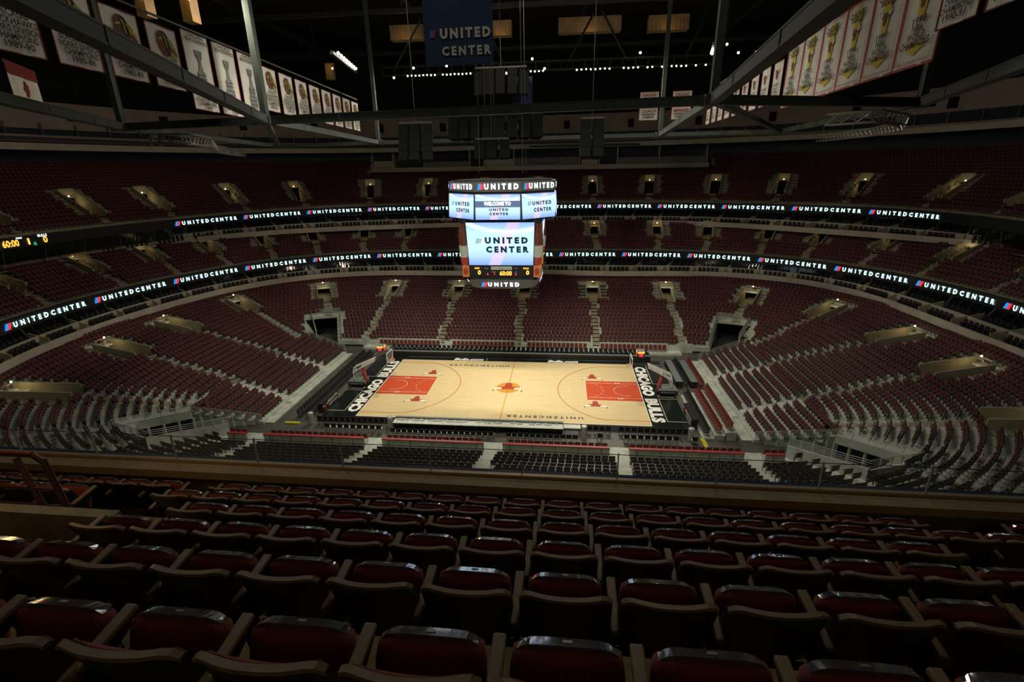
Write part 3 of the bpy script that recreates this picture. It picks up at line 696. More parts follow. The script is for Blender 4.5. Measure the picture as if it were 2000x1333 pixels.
# ---- basket stanchions
def basket(s_, nm):
    t = thing('basket_stanchion', 'basketball hoop with glass backboard, white arm and red padded post at the %s end' % nm, 'basketball hoop', (0, 0, .04))
    MB().box((s_ * 17.1, 0, .28), (1.9, 1.5, .5)).build('base', 'grey_top', t, bevel=.05)
    MB().tube((s_ * 16.15, 0, .02), (s_ * 16.45, 0, 2.15), .24, 10, .15).build('padded_post', 'rail_red', t, smooth=True)
    a = MB()
    for y in (-.32, .32):
        a.bar((s_ * 14.9, y, 3.12), (s_ * 17.35, y, 2.05), .12); a.bar((s_ * 14.9, y, 2.9), (s_ * 16.4, y, 2.1), .12)
        a.bar((s_ * 16.4, y, 2.1), (s_ * 17.4, y, 1.45), .1); a.bar((s_ * 17.35, y, 2.05), (s_ * 17.5, y, 1.35), .1)
        a.bar((s_ * 17.5, y, 1.4), (s_ * 17.35, y, .6), .08); a.bar((s_ * 15.6, y, 2.6), (s_ * 15.9, y, 2.7), .07)
    for x, z in ((15.0, 3.05), (16.4, 2.2), (17.4, 1.6)): a.bar((s_ * x, -.32, z), (s_ * x, .32, z), .08)
    a.build('arm', 'white_paint', t)
    b = MB(); b.bar((s_ * 14.9, 0, 3.05), (s_ * 13.25, .3, 3.1), .08); b.bar((s_ * 14.9, 0, 3.05), (s_ * 13.25, -.3, 3.1), .08); b.bar((s_ * 14.9, 0, 3.1), (s_ * 13.3, 0, 3.75), .06)
    b.bar((s_ * 14.6, 0, 3.3), (s_ * 14.05, 0, 4.1), .06); b.build('bracket', 'dark_steel', t)
    bb = MB(); bb.box((s_ * 13.15, 0, 3.45), (.03, 1.8, 1.05)); g = bb.build('backboard', 'backboard_glass', t)
    fr = MB()
    for y in (-.9, .9): fr.box((s_ * 13.15, y, 3.45), (.07, .07, 1.12))
    for z in (2.92, 3.98): fr.box((s_ * 13.15, 0, z), (.07, 1.85, .07))
    fr.build('backboard_frame', 'white_paint', g)
    r = MB(); c = arcp(s_ * 12.84, 0, .23, 0, 2 * PI, 17)
    r.path([(x, y, 3.05) for x, y in c], .02, 5); r.bar((s_ * 13.13, 0, 3.05), (s_ * 13.05, 0, 3.05), .12, .06); r.build('rim', 'rim_orange', t)
    n = MB(); c2 = arcp(s_ * 12.84, 0, .13, 0, 2 * PI, 17)
    for i in range(16):
        n.tube((*c[i], 3.05), (*c2[(i + 1) % 16], 2.65), .006, 4); n.tube((*c[i], 3.05), (*c2[i - 1], 2.65), .006, 4)
    n.build('net', 'text_white', t)
    sg = MB(); sg.box((s_ * 17.05, -.80, .32), (1.95, .06, .30), mi=0)
    put_text(sg, 'unitedcenter.com', (s_ * 17.05, -.835, .32), (1, 0, 0), (0, 0, 1), .2, mi=1, width=1.5); sg.build('base_sign', ['sb_dark', 'text_white'], t)
    # shot clock
    k = thing('shot_clock', 'four-sided shot clock with red 00 above the %s backboard' % nm, 'shot clock', (s_ * 14.05, 0, 4.42))
    MB().box((0, 0, 0), (.82, .82, .66)).build('housing', 'grey_top', k)
    for rz, nrm in ((0, (0, -1)), (PI / 2, (1, 0)), (PI, (0, 1)), (-PI / 2, (-1, 0))):
        e = (math.cos(rz), math.sin(rz), 0); o = np.array([nrm[0], nrm[1], 0]) * .412
        f = MB(); f.add([o + np.array(e) * a + np.array([0, 0, b]) for a, b in ((-.36, -.28), (.36, -.28), (.36, .08), (-.36, .08))], [(0, 1, 2, 3)], 0)
        put_text(f, '60:00', o + np.array([0, 0, .19]), e, (0, 0, 1), .30, 1, .008, width=.68, bold=.04)
        put_text(f, '00', o + np.array([0, 0, -.10]), e, (0, 0, 1), .40, 2, .012, width=.42, bold=.03)
        f.build('clock_face', ['sb_dark', 'led_amber', 'led_numred'], k)
M['backboard_glass'] = mat('backboard_glass', (.8, .85, .85), .05, trans=.0, alpha=.16)
M['rim_orange'] = mat('rim_orange', (.8, .18, .02), .5)
basket(-1, 'left'); basket(1, 'right')

# ---- floor furniture
t = thing('scorers_table', 'long courtside table with white top and grey digital board facing the court', 'table', (0, 0, .0))
f = MB(); f.box((-1.8, -9.05, .46), (15.8, .22, .92)); f.build('display_board', 'grey_top', t)
f = MB(); f.box((-1.8, -9.62, .74), (15.8, .85, .05)); f.build('table_top', 'table_white', t)
for x in np.linspace(-9.6, 6.0, 9): MB().box((x, -9.72, .36), (.06, .7, .72)).build('leg', 'dark_steel', t)
f = MB()
for i in range(70): 
    x = -9.4 + rng.random() * 15.2; f.box((x, -9.49 + rng.random() * .18, .79 + .02), (.12 + rng.random() * .3, .1 + .12 * rng.random(), .03 + .05 * rng.random()), rng.random() * .6)
tag(f.build('table_clutter', 'rail'), 'loose papers, cables and small gear scattered on the long scorers table', 'equipment', kind='stuff')
t = thing('side_table', 'short white table past the right end of the scorers table', 'table', (6.9, -9.5, 0))
MB().box((0, 0, .74), (1.5, .7, .05)).build('table_top', 'table_white', t)
for x in (-.65, .65):
    for y in (-.3, .3): MB().box((x, y, .36), (.05, .05, .72)).build('leg', 'dark_steel', t)
for x, y, w_ in ((-18.0, -9.4, 'left corner of the floor'), (-10.1, -9.6, 'left end of the scorers table'), (7.95, -10.1, 'right end of the white side table'), (17.3, -9.8, 'right corner of the court')):
    tag(MB().tube((0, 0, 0), (0, 0, 1.15), .27, 14).tube((0, 0, 1.15), (0, 0, 1.2), .27, 14, .2).build('padded_bollard', 'bollard_grey' if 'bollard_grey' in M else 'rail', smooth=False), 'grey padded cylinder standing at the ' + w_, 'bollard').location = (x, y, 0)

def make_chair(name, label, cushion, shell, cat='chair', group=None):
    t = thing(name, label, cat, (0, 0, -50), group=group)
    MB().box((0, 0, .43), (.44, .42, .06)).build('seat', cushion, t)
    MB().box((0, -.21, .68), (.44, .05, .42), rx=.12).build('backrest', shell, t)
    for x in (-.19, .19):
        for y in (-.18, .18): MB().box((x, y, .2), (.03, .03, .4)).build('leg', 'seat_grey', t)
    return t
used = {}
def place(proto, x, y, z, rz, label, group):
    o = proto if proto.name not in used else copy_tree(proto)
    used[proto.name] = 1; o.location = (x, y, z); o.rotation_euler = (0, 0, rz); o['label'] = label
    if group: o['group'] = group
    return o
def nth(i): return '%d%s' % (i, 'th' if 10 <= i % 100 <= 20 else {1: 'st', 2: 'nd', 3: 'rd'}.get(i % 10, 'th'))
def chair_row(proto, xs, y, z, rz, what, where, group, along='x'):
    for i, x in enumerate(xs):
        px, py = (x, y) if along == 'x' else (y, x)
        place(proto, px, py, z, rz, ('%s, %s from the %s %s' % (what, nth(i + 1), 'left' if along == 'x' else 'near end', where)).strip(), group)
blk = make_chair('black_folding_chair', '', 'seat_black_fabric', 'seat_black_fabric')
wht = make_chair('white_seat_chair', '', 'table_white', 'seat_black_fabric')
red = make_chair('maroon_chair', '', 'maroon_bright', 'maroon_bright') if 'maroon_bright' in M else None
M['maroon_bright'] = mat('maroon_vinyl', (.17, .03, .027), .6)
red = make_chair('maroon_chair', '', 'maroon_bright', 'maroon_bright')
chair_row(blk, np.arange(-17.1, -10, .56), -9.25, .0, 0, 'black courtside chair left of the scorers table', 'end', 'black courtside chairs left of the table')
chair_row(blk, list(np.arange(7.9, 10.4, .56)) + list(np.arange(11.3, 17.0, .56)), -9.25, .0, 0, 'black courtside chair right of the scorers table', 'end', 'black courtside chairs right of the table')
chair_row(wht, list(np.arange(-9.3, -.2, .53)), -11.0, 0, 0, 'white-seated chair behind the scorers table, left run', 'end', 'white-seated chairs behind the scorers table')
chair_row(wht, list(np.arange(1.3, 7.2, .53)), -11.0, 0, 0, 'white-seated chair behind the scorers table, right run', 'end', 'white-seated chairs behind the scorers table')
chair_row(wht, list(np.arange(-15.7, -11.2, .62)) + [-10.75], -10.6, 0, 0, 'light-seated chair left of the scorers table', 'end', 'loose chairs left of the table')
chair_row(wht, [9.3] + list(np.arange(11.6, 16.2, .6)) + [17.4], -10.6, 0, 0, 'light-seated chair right of the scorers table', 'end', 'loose chairs right of the table')
xs = [x for x in np.arange(-23.5, 23.6, .56) if not any(abs(x - a) < .95 for a in NEAR_AISLES)]
chair_row(red, xs, -12.75, .35, 0, 'maroon chair before the red-capped rail', 'end', 'maroon chairs in front of the near rail')
xs = [x for x in np.arange(-20.3, 20.6, .56) if not any(abs(x - a) < .75 for a in (-19.8, -9.8, .6, 10.1, 20.0))]
chair_row(red, xs, 11.55, .3, PI, 'maroon chair at the foot of the far stand', 'end', 'maroon chairs at the foot of the far stand')
for yy in (10.45, 9.45):
    chair_row(blk, np.arange(-16.5, 16.8, .62), yy, .05, PI, 'black chair in the %s far press row' % ('rear' if yy > 10 else 'front'), 'end', 'black chairs of the far press rows')
st = MB(); st.box((0, -12.75, .17), (48, 1.3, .35)); st.box((0, -13.85, .19), (48, .9, .38)); st.box((0, 11.6, .15), (42, 1.2, .3)); struct(st.build('floor_riser', 'white_deck'))
for y, nm in ((8.95, 'front'), (9.95, 'rear')):
    t = thing('press_table', 'long black %s press table beyond the far sideline' % nm, 'table', (0, y, 0))
    MB().box((0, 0, .72), (33.5, .42, .05)).build('table_top', 'grey_top', t); MB().box((0, -.19, .36), (33.5, .03, .7)).build('skirt', 'sb_dark', t)
# near rail: white low wall with a red cap, one thing per run between the aisles
ra = (-24.4,) + NEAR_AISLES + (24.4,)
for i, (a, b) in enumerate(zip(ra[:-1], ra[1:])):
    a += .8; b -= .8
    t = thing('low_wall', 'low white wall with a red cap at the near stand, %s from the left' % nth(i + 1), 'low wall', ((a + b) / 2, -13.55, 0))
    MB().box((0, 0, .55), (b - a, .12, 1.1)).build('wall_panel', 'white_deck', t); MB().box((0, .02, 1.14), (b - a, .28, .09)).build('red_cap', 'rail_red', t)
    for x in np.arange(-(b - a) / 2 + .6, (b - a) / 2, 1.9): MB().box((x, -.09, .55), (.05, .06, 1.1)).build('post', 'seat_grey', t)
for i, (a, b) in enumerate(zip((-21.5, -19.2, -9.2, 1.2, 10.7, 20.5), (-20.4, -10.4, 0, 9.5, 19.4, 22.6))):
    tag(MB().box(((a + b) / 2, 12.25, .62), (b - a, .1, 1.25)).build('low_wall', 'white_deck'), 'low white wall behind the first far chairs, %s from the left' % nth(i + 1), 'low wall')
# floor rows behind the baskets
for nm, sx in (('left', -1), ('right', 1)):
    if sx < 0:
        for j, x in enumerate((-18.75, -19.65)):
            chair_row(blk, np.arange(-8.3, 8.6, .6), x, .02, -PI / 2, 'black chair, %s row behind the left basket' % ('front' if j == 0 else 'rear'), '', 'black chairs behind the left basket', 'y')
    else:
        r_ = MB()
        for j, x in enumerate((18.75, 19.75, 20.6)): r_.box((x + .1, -5.3, .08 + .16 * j), (.95, 8.8, .16 + .32 * j))
        struct(r_.build('floor_riser', 'white_deck'))
        for j, x in enumerate((18.7, 19.7, 20.6)):
            chair_row((blk, red, red)[j], np.arange(-9.3, -1.0, .58), x, .17 + .32 * j, PI / 2, '%s chair, %s row behind the right basket' % (('black', 'maroon', 'maroon')[j], ('front', 'middle', 'back')[j]), '', 'chairs behind the right basket', 'y')
        for j, x in enumerate((18.6, 20.2)):
            t = thing('press_table', 'black-skirted table in the %s row behind the right basket, far half' % ('front', 'rear')[j], 'table', (x, 4.4, 0))
            MB().box((0, 0, .75), (.75, 6.4, .05)).build('table_top', 'grey_top', t); MB().box((-.36, 0, .36), (.03, 6.4, .72)).build('skirt', 'sb_dark', t); MB().box((0, -3.19, .36), (.75, .03, .72)).build('skirt', 'sb_dark', t)
            chair_row((blk, red)[j], np.arange(1.5, 8.6, .62), x + .75, 0, PI / 2, '%s chair at the %s table behind the right basket' % (('black', 'maroon')[j], ('front', 'rear')[j]), '', 'chairs at the tables behind the right basket', 'y')
# signs at the near corners of the surround
for s_, nm in ((-1, 'left'), (1, 'right')):
    t = thing('courtside_sign', 'slanted black sign with a red bull head and two lines of white lettering, %s baseline' % nm, 'sign', (s_ * 17.95, -5.6 if s_ < 0 else -6.2, .05))
    t.rotation_euler = (0, 0, -s_ * PI / 2)
    MB().box((0, .12, .48), (3.4, .5, .96)).build('cabinet', 'sb_dark', t)
    o = np.array([0, -.14, .5]); m = MB()
    m.add([(-1.65, -.145, .05), (1.65, -.145, .05), (1.65, -.145, .95), (-1.65, -.145, .95)], [(0, 1, 2, 3)], 2)
    bull(m, o + [-1.15 if s_ > 0 else -1.15, -.01, 0], (1, 0, 0), (0, 0, 1), 1.05, .01)
    put_text(m, 'BULLS.COM', o + [.45, -.02, .2], (1, 0, 0), (0, 0, 1), .42, 1, .02, width=2.0, bold=.04)
    put_text(m, 'TICKETS ONLINE', o + [.45, -.02, -.22], (1, 0, 0), (0, 0, 1), .34, 1, .02, width=2.0, bold=.03)
    m.build('sign_face', ['bull_red', 'text_white', 'sb_dark'], t)
tag(MB().box((-19.9, -9.5, .06), (1.5, .3, .1)).build('cable_ramp', 'yellow_paint'), 'yellow ramp strip at the near left corner of the floor', 'cable ramp')
tag(MB().box((18.35, -10.4, .06), (.35, 1.7, .1)).build('cable_ramp', 'yellow_paint'), 'yellow ramp strip at the near right corner of the floor', 'cable ramp')

# ------------------------------------------------------------------ centre-hung scoreboard
sb = thing('scoreboard', 'centre-hung scoreboard with lit video screens above the court', 'scoreboard', (0, 0, 0))
def octo(ap, z): return [(ap / math.cos(PI / 8) * math.cos(PI / 8 + i * PI / 4), ap / math.cos(PI / 8) * math.sin(PI / 8 + i * PI / 4), z) for i in range(8)]
def slab(rings, name, m, parent=sb):
    mb = MB(); mb.loft([np.array(r) for r in rings], closed=True); n = len(rings[0]); V = len(rings) * n
    mb.f.append(tuple(range(n))[::-1]); mb.f.append(tuple(range(V - n, V))); mb.m += [0, 0]; return mb.build(name, m, parent)
slab([octo(4.95, 21.0), octo(4.95, 21.85)], 'upper_ring', 'led_panel_lit')if 'led_panel_lit' in M else None
M['led_panel_lit'] = mat('led_panel_lit', (.03, .03, .028), .5, emit=(.055, .058, .045), es=.6)
slab([octo(4.95, 21.0), octo(4.95, 21.85)], 'upper_ring', 'led_panel_lit')
slab([octo(4.7, 18.45), octo(4.85, 21.0)], 'upper_frame', 'sb_dark')
slab([octo(4.6, 21.86), octo(4.6, 21.95)], 'top_cap', 'dark')
for i in range(8):      # upper screens
    a = -PI / 2 + i * PI / 4; n_ = np.array([math.cos(a), math.sin(a), 0]); e = np.array([-math.sin(a), math.cos(a), 0])
    f = MB(); o = n_ * 4.92; hw = 1.98
    s_ = MB()
    # screens stay in their own frame so that the picture fills each one
    V = [(-hw, -.16, -1.07), (hw, -.16, -1.07), (hw, -.05, 1.07), (-hw, -.05, 1.07)]
    s_.add(V, [(0, 1, 2, 3)]); so = s_.build('upper_screen', 'screen', sb); so.location = o + np.array([0, 0, 19.72]); so.rotation_euler = (0, 0, a + PI / 2)
    tm = MB()
    def wr(txt, x, z, sz, m_, wd=None): put_text(tm, txt, (x, -.19 + .05 * z, z), (1, 0, 0), (0, .05, 1), sz, m_, .0, width=wd, bold=.06, space=1.5 if 'WEL' not in txt else 1.0)
    if i % 4 == 0:
        tm.add([(-hw, -.15, -.02), (hw, -.15, -.02), (hw, -.15, .52), (-hw, -.15, .52)], [(0, 1, 2, 3)], 2)
        wr('WELCOME TO', 0, .28, .42, 1, 2.4); wr('UNITED', .1, -.22, .28, 0, 1.7); wr('CENTER', .1, -.58, .28, 0, 1.7)
    else:
        wr('UNITED', .3, .22, .42, 0, 2.3); wr('CENTER', .35, -.35, .42, 0, 2.15)
        for j in range(3): put_poly(tm, [(-1.42 + j * .14, .07), (-1.31 + j * .14, .07), (-1.2 + j * .14, .42), (-1.31 + j * .14, .42)], (0, -.19, 0), (1, 0, 0), (0, 0, 1), 4 if j < 2 else 3)
    tm.build('screen_lettering', ['screen_text', 'led_purewhite', 'band_blue', 'pale_pink', 'pale_cyan'], so) if 'band_blue' in M else None
    if 'band_blue' not in M:
        M['band_blue'] = mat('band_blue', (0, 0, 0), .5, emit=(.12, .17, .32), es=1.0); M['pale_pink'] = mat('pale_pink', (0, 0, 0), .5, emit=(.9, .45, .5), es=.9); M['pale_cyan'] = mat('pale_cyan', (0, 0, 0), .5, emit=(.15, .6, .8), es=.9)
        tm.build('screen_lettering', ['screen_text', 'led_purewhite', 'band_blue', 'pale_pink', 'pale_cyan'], so)
    # ring lettering
    g = MB(); put_text(g, 'UNITED', n_ * 5.02 + e * .35 + np.array([0, 0, 21.42]), e, (0, 0, 1), .62, 0, .0, width=3.0, bold=.06, space=1.75)
    for j in range(4):
        put_poly(g, [(-1.75 + j * .13, -.25), (-1.64 + j * .13, -.25), (-1.54 + j * .13, .27), (-1.65 + j * .13, .27)], n_ * 5.02 + np.array([0, 0, 21.42]), e, (0, 0, 1), 1 if j < 2 else 2)
    g.build('ring_lettering', ['led_purewhite', 'led_blue', 'led_red'], sb)
# lower body: square with bevelled corners, tapering down
def sq(h, b, z): return [(h, -b, z), (h, b, z), (b, h, z), (-b, h, z), (-h, b, z), (-h, -b, z), (-b, -h, z), (b, -h, z)]
slab([sq(3.42, 3.15, 12.9), sq(3.85, 3.30, 18.5)], 'main_body', 'sb_dark')
def face_frame(a, z0_, z1_, h0, h1):
    """corner points of a rectangle on the slanted face in direction a"""
    n_ = np.array([math.cos(a), math.sin(a), 0]); e = np.array([-math.sin(a), math.cos(a), 0]); return n_, e
def fh(z): return 3.42 + (3.85 - 3.42) * (z - 12.9) / 5.6
for i in range(4):
    a = -PI / 2 + i * PI / 2
    sl = (fh(18.3) - fh(14.3)) / 4.0
    s_ = MB(); s_.add([(-3.02, -.03, -1.98), (3.02, -.03, -1.98), (3.16, -.03 - sl * 3.96, 1.98), (-3.16, -.03 - sl * 3.96, 1.98)], [(0, 1, 2, 3)])
    so = s_.build('main_screen', 'screen', sb); n_ = np.array([math.cos(a), math.sin(a), 0])
    so.location = n_ * (fh(14.32) + .0) + np.array([0, 0, 16.3]); so.rotation_euler = (0, 0, a + PI / 2)
    tm = MB()
    def wr(txt, x, z, sz, m_, wd=None): put_text(tm, txt, (x, -.06 - sl * (z + 1.98) , z), (1, 0, 0), (0, -sl, 1), sz, m_, 0, width=wd, bold=.07, space=1.6)
    wr('UNITED', .55, .32, .72, 0, 4.0); wr('CENTER', .6, -.52, .72, 0, 4.0)
    for j in range(4): put_poly(tm, [(-2.35 + j * .13, .08), (-2.24 + j * .13, .08), (-2.06 + j * .13, .55), (-2.17 + j * .13, .55)], (0, -.09 - sl * 2.3, 0), (1, 0, 0), (0, -sl, 1), 2 if j < 2 else 1)
    tm.build('screen_lettering', ['screen_text', 'pale_pink', 'pale_cyan'], so)
    # statistics panel below
    p = MB(); V = [(-3.0, -.03, -.52), (3.0, -.03, -.52), (3.05, -.03 - sl * 1.04, .52), (-3.05, -.03 - sl * 1.04, .52)]
    p.add(V, [(0, 1, 2, 3)]); po = p.build('statistics_panel', 'sb_dark', sb); po.location = n_ * fh(13.2) + np.array([0, 0, 13.72]); po.rotation_euler = (0, 0, a + PI / 2)
    q = MB()
    def wq(txt, x, z, sz, m_, wd=None): put_text(q, txt, (x, -.10 - sl * (z + .5), z), (1, 0, 0), (0, 0, 1), sz, m_, 0, width=wd, bold=.03)
    wq('GUEST', -2.3, .30, .2, 0, .5); wq('BULLS', 2.35, .30, .2, 0, .5); wq('0', -2.1, -.13, .58, 1); wq('0', 2.5, -.13, .58, 1)
    wq('60:00', .42, -.2, .58, 1, 1.15); wq('6', -1.3, -.27, .28, 2); wq('1', -.66, -.27, .28, 2); wq('6', 1.38, -.27, .28, 2)
    wq('FOULS', -1.4, .28, .12, 3); wq('TOL', 1.42, .3, .12, 3); wq('PERIOD', -.7, -.06, .11, 3); wq('TOL', 1.4, -.05, .11, 3)
    q.add([(-.98, -.09, .15), (1.02, -.09, .15), (1.02, -.12, .48), (-.98, -.12, .48)], [(0, 1, 2, 3)], 4)
    put_text(q, 'verizon', (0, -.16, .31), (1, 0, 0), (0, 0, 1), .17, 5, 0)
    q.build('panel_readouts', ['led_amber', 'led_amber', 'led_numred', 'screen_ad_label', 'screen_ad_label', 'text_dark'], po)
    # advertising columns at both sides of the screen
    for sx in (-1, 1):
        c = MB(); base_ = np.array([0, 0, 0])
        def cy(z0c, z1c, r0, r1, m_): c.tube((sx * 3.42, -.02 - sl * (z0c - 14.3) + .05, z0c), (sx * (3.44 + .02 * (z1c - z0c)), -.02 - sl * (z1c - 14.3) + .05, z1c), r0, 10, r1, m_)
        cy(14.4, 15.1, .30, .33, 3); cy(15.1, 16.2, .335, .335, 1); cy(16.2, 17.2, .33, .24, 0); cy(17.2, 18.15, .2, .12, 0)
        c.box((sx * 3.38, -.05, 13.75), (.62, .25, 1.1), mi=2)
        put_poly(c, disc(.24, 14), (sx * 3.38, -.20, 13.75), (1, 0, 0), (0, 0, 1.4), 3)
        ao = c.build('advert_column', ['screen_ad_brown', 'screen_ad_label', 'screen_ad_orange', 'screen_ad_red'], sb)
        ao.location = n_ * (fh(14.3) - .02); ao.rotation_euler = (0, 0, a + PI / 2)
# lower ring
def rnd(r, z, n=48, p=4.0): return [(r * math.copysign(abs(math.cos(t)) ** (2 / p), math.cos(t)), r * math.copysign(abs(math.sin(t)) ** (2 / p), math.sin(t)), z) for t in np.arange(n) * 2 * PI / n]
slab([rnd(3.3, 12.0), rnd(3.75, 12.9)], 'lower_ring', 'led_panel_lit')
for i in range(4):
    a = -PI / 2 + i * PI / 2; n_ = np.array([math.cos(a), math.sin(a), 0]); e = np.array([-math.sin(a), math.cos(a), 0])
    g = MB(); ey_ = np.array([n_[0] * .5, n_[1] * .5, 1.0]); o = n_ * 3.62 + np.array([0, 0, 12.45])
    put_text(g, 'UNITED', o + e * .2, e, ey_, .56, 0, .0, width=3.0, bold=.06, space=1.75)
    for j in range(4): put_poly(g, [(-1.95 + j * .13, -.22), (-1.84 + j * .13, -.22), (-1.72 + j * .13, .25), (-1.83 + j * .13, .25)], o, e, ey_, 1 if j < 2 else 2)
    g.build('ring_lettering', ['led_purewhite', 'led_blue', 'led_red'], sb)
for x, y in ((-2, -2), (2, -2), (2, 2), (-2, 2)): MB().tube((x, y, 22.5), (x * .9, y * .9, 44), .03, 5).build('suspension_cable', 'dark_steel', sb)

# ------------------------------------------------------------------ upper ring, roof and hull
def ringB(off, ymin=-20): P = ring('B', off=off); return P[P[:, 1] > ymin], P
for off, z0_, z1_, nm, m_ in ((9.0, 26.5, 27.35, 'trim_balcony', 'lip'), (13.2, 29.4, 32.9, 'trim_upper_wall', 'pink_wall'), (13.6, 23.5, 29.5, 'wall_upper_back', 'dark_blue_wall')):
    if m_ not in M: M['dark_blue_wall'] = mat('dark_blue_wall', (.035, .04, .055), .7)
    P, _ = ringB(off); Q, _ = ringB(off + .4); k_ = min(len(P), len(Q)); P = P[:k_]; Q = Q[:k_]
    dz = .35 * P[:, 0] / 60
    mb = MB(); mb.loft([z_(P, z0_ + dz), z_(P, z1_ + dz), z_(Q, z1_ + dz), z_(Q, z0_ + dz), z_(P, z0_ + dz)]); struct(mb.build(nm, m_))
P, _ = ringB(9.1); Q, _ = ringB(13.6); k_ = min(len(P), len(Q)); mb = MB(); mb.loft([z_(P[:k_], 26.6 + .35 * P[:k_, 0] / 60), z_(Q[:k_], 26.9)]); struct(mb.build('balcony_floor', 'dark_steel'))
P, _ = ringB(12.6); mb = MB(); wb = MB(); i = 0
L = np.r_[0, np.cumsum(np.linalg.norm(np.diff(P, axis=0), axis=1))]
for s in np.arange(3, L[-1] - 3, 4.2):
    p = np.array([np.interp(s, L, P[:, 0]), np.interp(s, L, P[:, 1])]); q = np.array([np.interp(s + .2, L, P[:, 0]), np.interp(s + .2, L, P[:, 1])]); a = math.atan2(*(q - p)[::-1])
    mb.box((*p, 28.4), (.15, .15, 2.6), a)
    if int(s / 4.2) % 3 == 0: wb.box((*(p + (np.array([-math.sin(a), math.cos(a)]) * .25)), 31.0), (1.1, .5, 1.5), a)
struct(mb.build('balcony_posts', 'seat_grey')); struct(wb.build('wall_slots', 'dark'))  # solid black blocks stand in for the shade of wall openings
P, _ = ringB(9.6); mb = MB(); mb.loft([z_(P, 27.3), z_(P, 27.75)]); struct(mb.build('balcony_rail', 'dark_steel'))
P, _ = ringB(11.6); mb = MB(); mb.loft([z_(P, 27.0), z_(P, 28.15)]); struct(mb.build('balcony_backs', 'pink_wall'))
# hull behind everything and roof
Pa = ring('B', off=16); mb = MB(); mb.loft([z_(Pa, -1), z_(Pa, 46)], closed=True); struct(mb.build('wall_outer', 'roof_dark'))
mb = MB(); mb.add(z_(Pa, 46), [tuple(range(len(Pa)))]); struct(mb.build('ceiling', 'roof_dark'))

# press boxes at the far centre
t = thing('press_box', 'long row of press booths above the far upper stand', 'press box', (0, 55.3, 0))
f = MB(); f.box((-.5, .1, 22.95), (68, .25, .85)); f.build('fascia', 'lip', t)
MB().box((-.5, 1.6, 22.5), (68, 3.0, .2)).build('booth_floor', 'dark_steel', t); MB().box((-.5, 3.1, 25), (68, .2, 4.6)).build('back_wall', 'dark_blue_wall', t)
MB().box((-.5, 1.2, 26.9), (68, 3.4, .35)).build('booth_roof', 'dark_steel', t)
for x in (-34, -29.5, -23, -13.5, -10.5, -4.5, 8.6, 12.5, 16, 24, 33):
    MB().box((x, .9, 25.0), (.22, 1.6, 3.8)).build('partition', 'lip', t)
for x0, x1, h, m_ in ((-33.8, -29.6, 1.3, 'lip'), (-22.8, -13.7, 1.0, 'dark_wall_grey'), (-10.4, -4.6, 1.3, 'lip'), (-4.4, 8.4, 1.5, 'dark_wall_grey'), (9, 12.2, 1.0, 'lip'), (16.2, 23.8, 1.2, 'dark_wall_grey'), (24.2, 32.8, 1.2, 'dark_wall_grey')):
    if 'dark_wall_grey' not in M: M['dark_wall_grey'] = mat('booth_grey', (.20, .19, .19), .7)
    MB().box(((x0 + x1) / 2, .5, 23.4 + h / 2), (x1 - x0, .12, h)).build('booth_front', m_, t)
MB().box((1.5, .35, 24.35), (6.2, .08, 1.1)).build('notice_frame', 'sb_dark', t); MB().box((1.5, .3, 24.35), (5.8, .04, .8)).build('notice_panel', 'dark_wall_grey', t)

# steel truss frame hanging in front of and above the scoreboard: one welded thing, each member a part
def near_scale(p, k=.766): return (CAM[0] + (p[0] - CAM[0]) * k, CAM[1] + (p[1] - CAM[1]) * k, CAM[2] + (p[2] - CAM[2]) * k)
def member(a, b, w_, name, parent, m_='steel', h=None, label=None):
    a = np.array(a, float); b = np.array(b, float); c = (a + b) / 2
    mb = MB(); d = (b - a); L_ = np.linalg.norm(d); e = d / L_; up = np.array([0, 0, 1.]) if abs(e[2]) < .95 else np.array([0, 1., 0]); y = np.cross(up, e); y /= np.linalg.norm(y); zz = np.cross(e, y); h_ = h or w_
    for s_ in (-1, 1): mb.bar(a - c + zz * s_ * (h_ / 2 - .03), b - c + zz * s_ * (h_ / 2 - .03), w_, .06)      # flanges
    for s_ in (-1, 1): mb.bar(a - c + y * s_ * w_ * .42, b - c + y * s_ * w_ * .42, .04, h_ - .1)           # side plates
    n_ = int(L_ / 5)
    for i in range(1, n_):
        p = a - c + d * i / n_; mb.bar(p - e * .06, p + e * .06, w_ * 1.04, h_ * .96)                        # splice plates
    o = mb.build(name, m_, parent); o.location = c
    if label: o['label'] = label
    return o
NL, NR, NLL, NRR = (-12.9, -17.3, 26), (13.2, -21.0, 26), (-24.3, -15.6, 26), (25.4, -17.0, 26)
BL, BR, BLL, BRR = (-15.8, 10.4, 26), (15.7, 8.1, 26), (-30.3, 14.4, 26), (27.3, 6.8, 26)
TF = thing('steel_truss_frame', 'grey-green steel frame of beams and posts hanging across the upper part of the hall', 'steel frame', (0, 0, 0))
for a_, b_, w_ in ((NL, NR, .46), (NLL, NL, .46), (NR, NRR, .46), (NL, (-3.4, -41.8, 26.1), .46), (NR, (10.7, -40.6, 26), .46), (NLL, (-11.6, -40.6, 26), .46), (NRR, (17.1, -40.6, 26), .46),
                   (NL, BL, .42), (NR, BR, .42), (NLL, BLL, .4), (NRR, BRR, .4), (BL, BR, .4), (BLL, BL, .4), (BR, BRR, .4)):
    member(a_, b_, w_, 'beam', TF)
for a_, b_ in ((BLL, NL), (BRR, NR)): member(a_, b_, .34, 'diagonal_brace', TF)
for p in (NL, NR, NLL, NRR, BL, BR):
    member((p[0], p[1], p[2] + .2), (p[0], p[1], 45.5), .38, 'post', TF)
    MB().box((0, 0, 0), (1.0, 1.0, .5)).build('gusset_plate', 'steel', TF).location = p
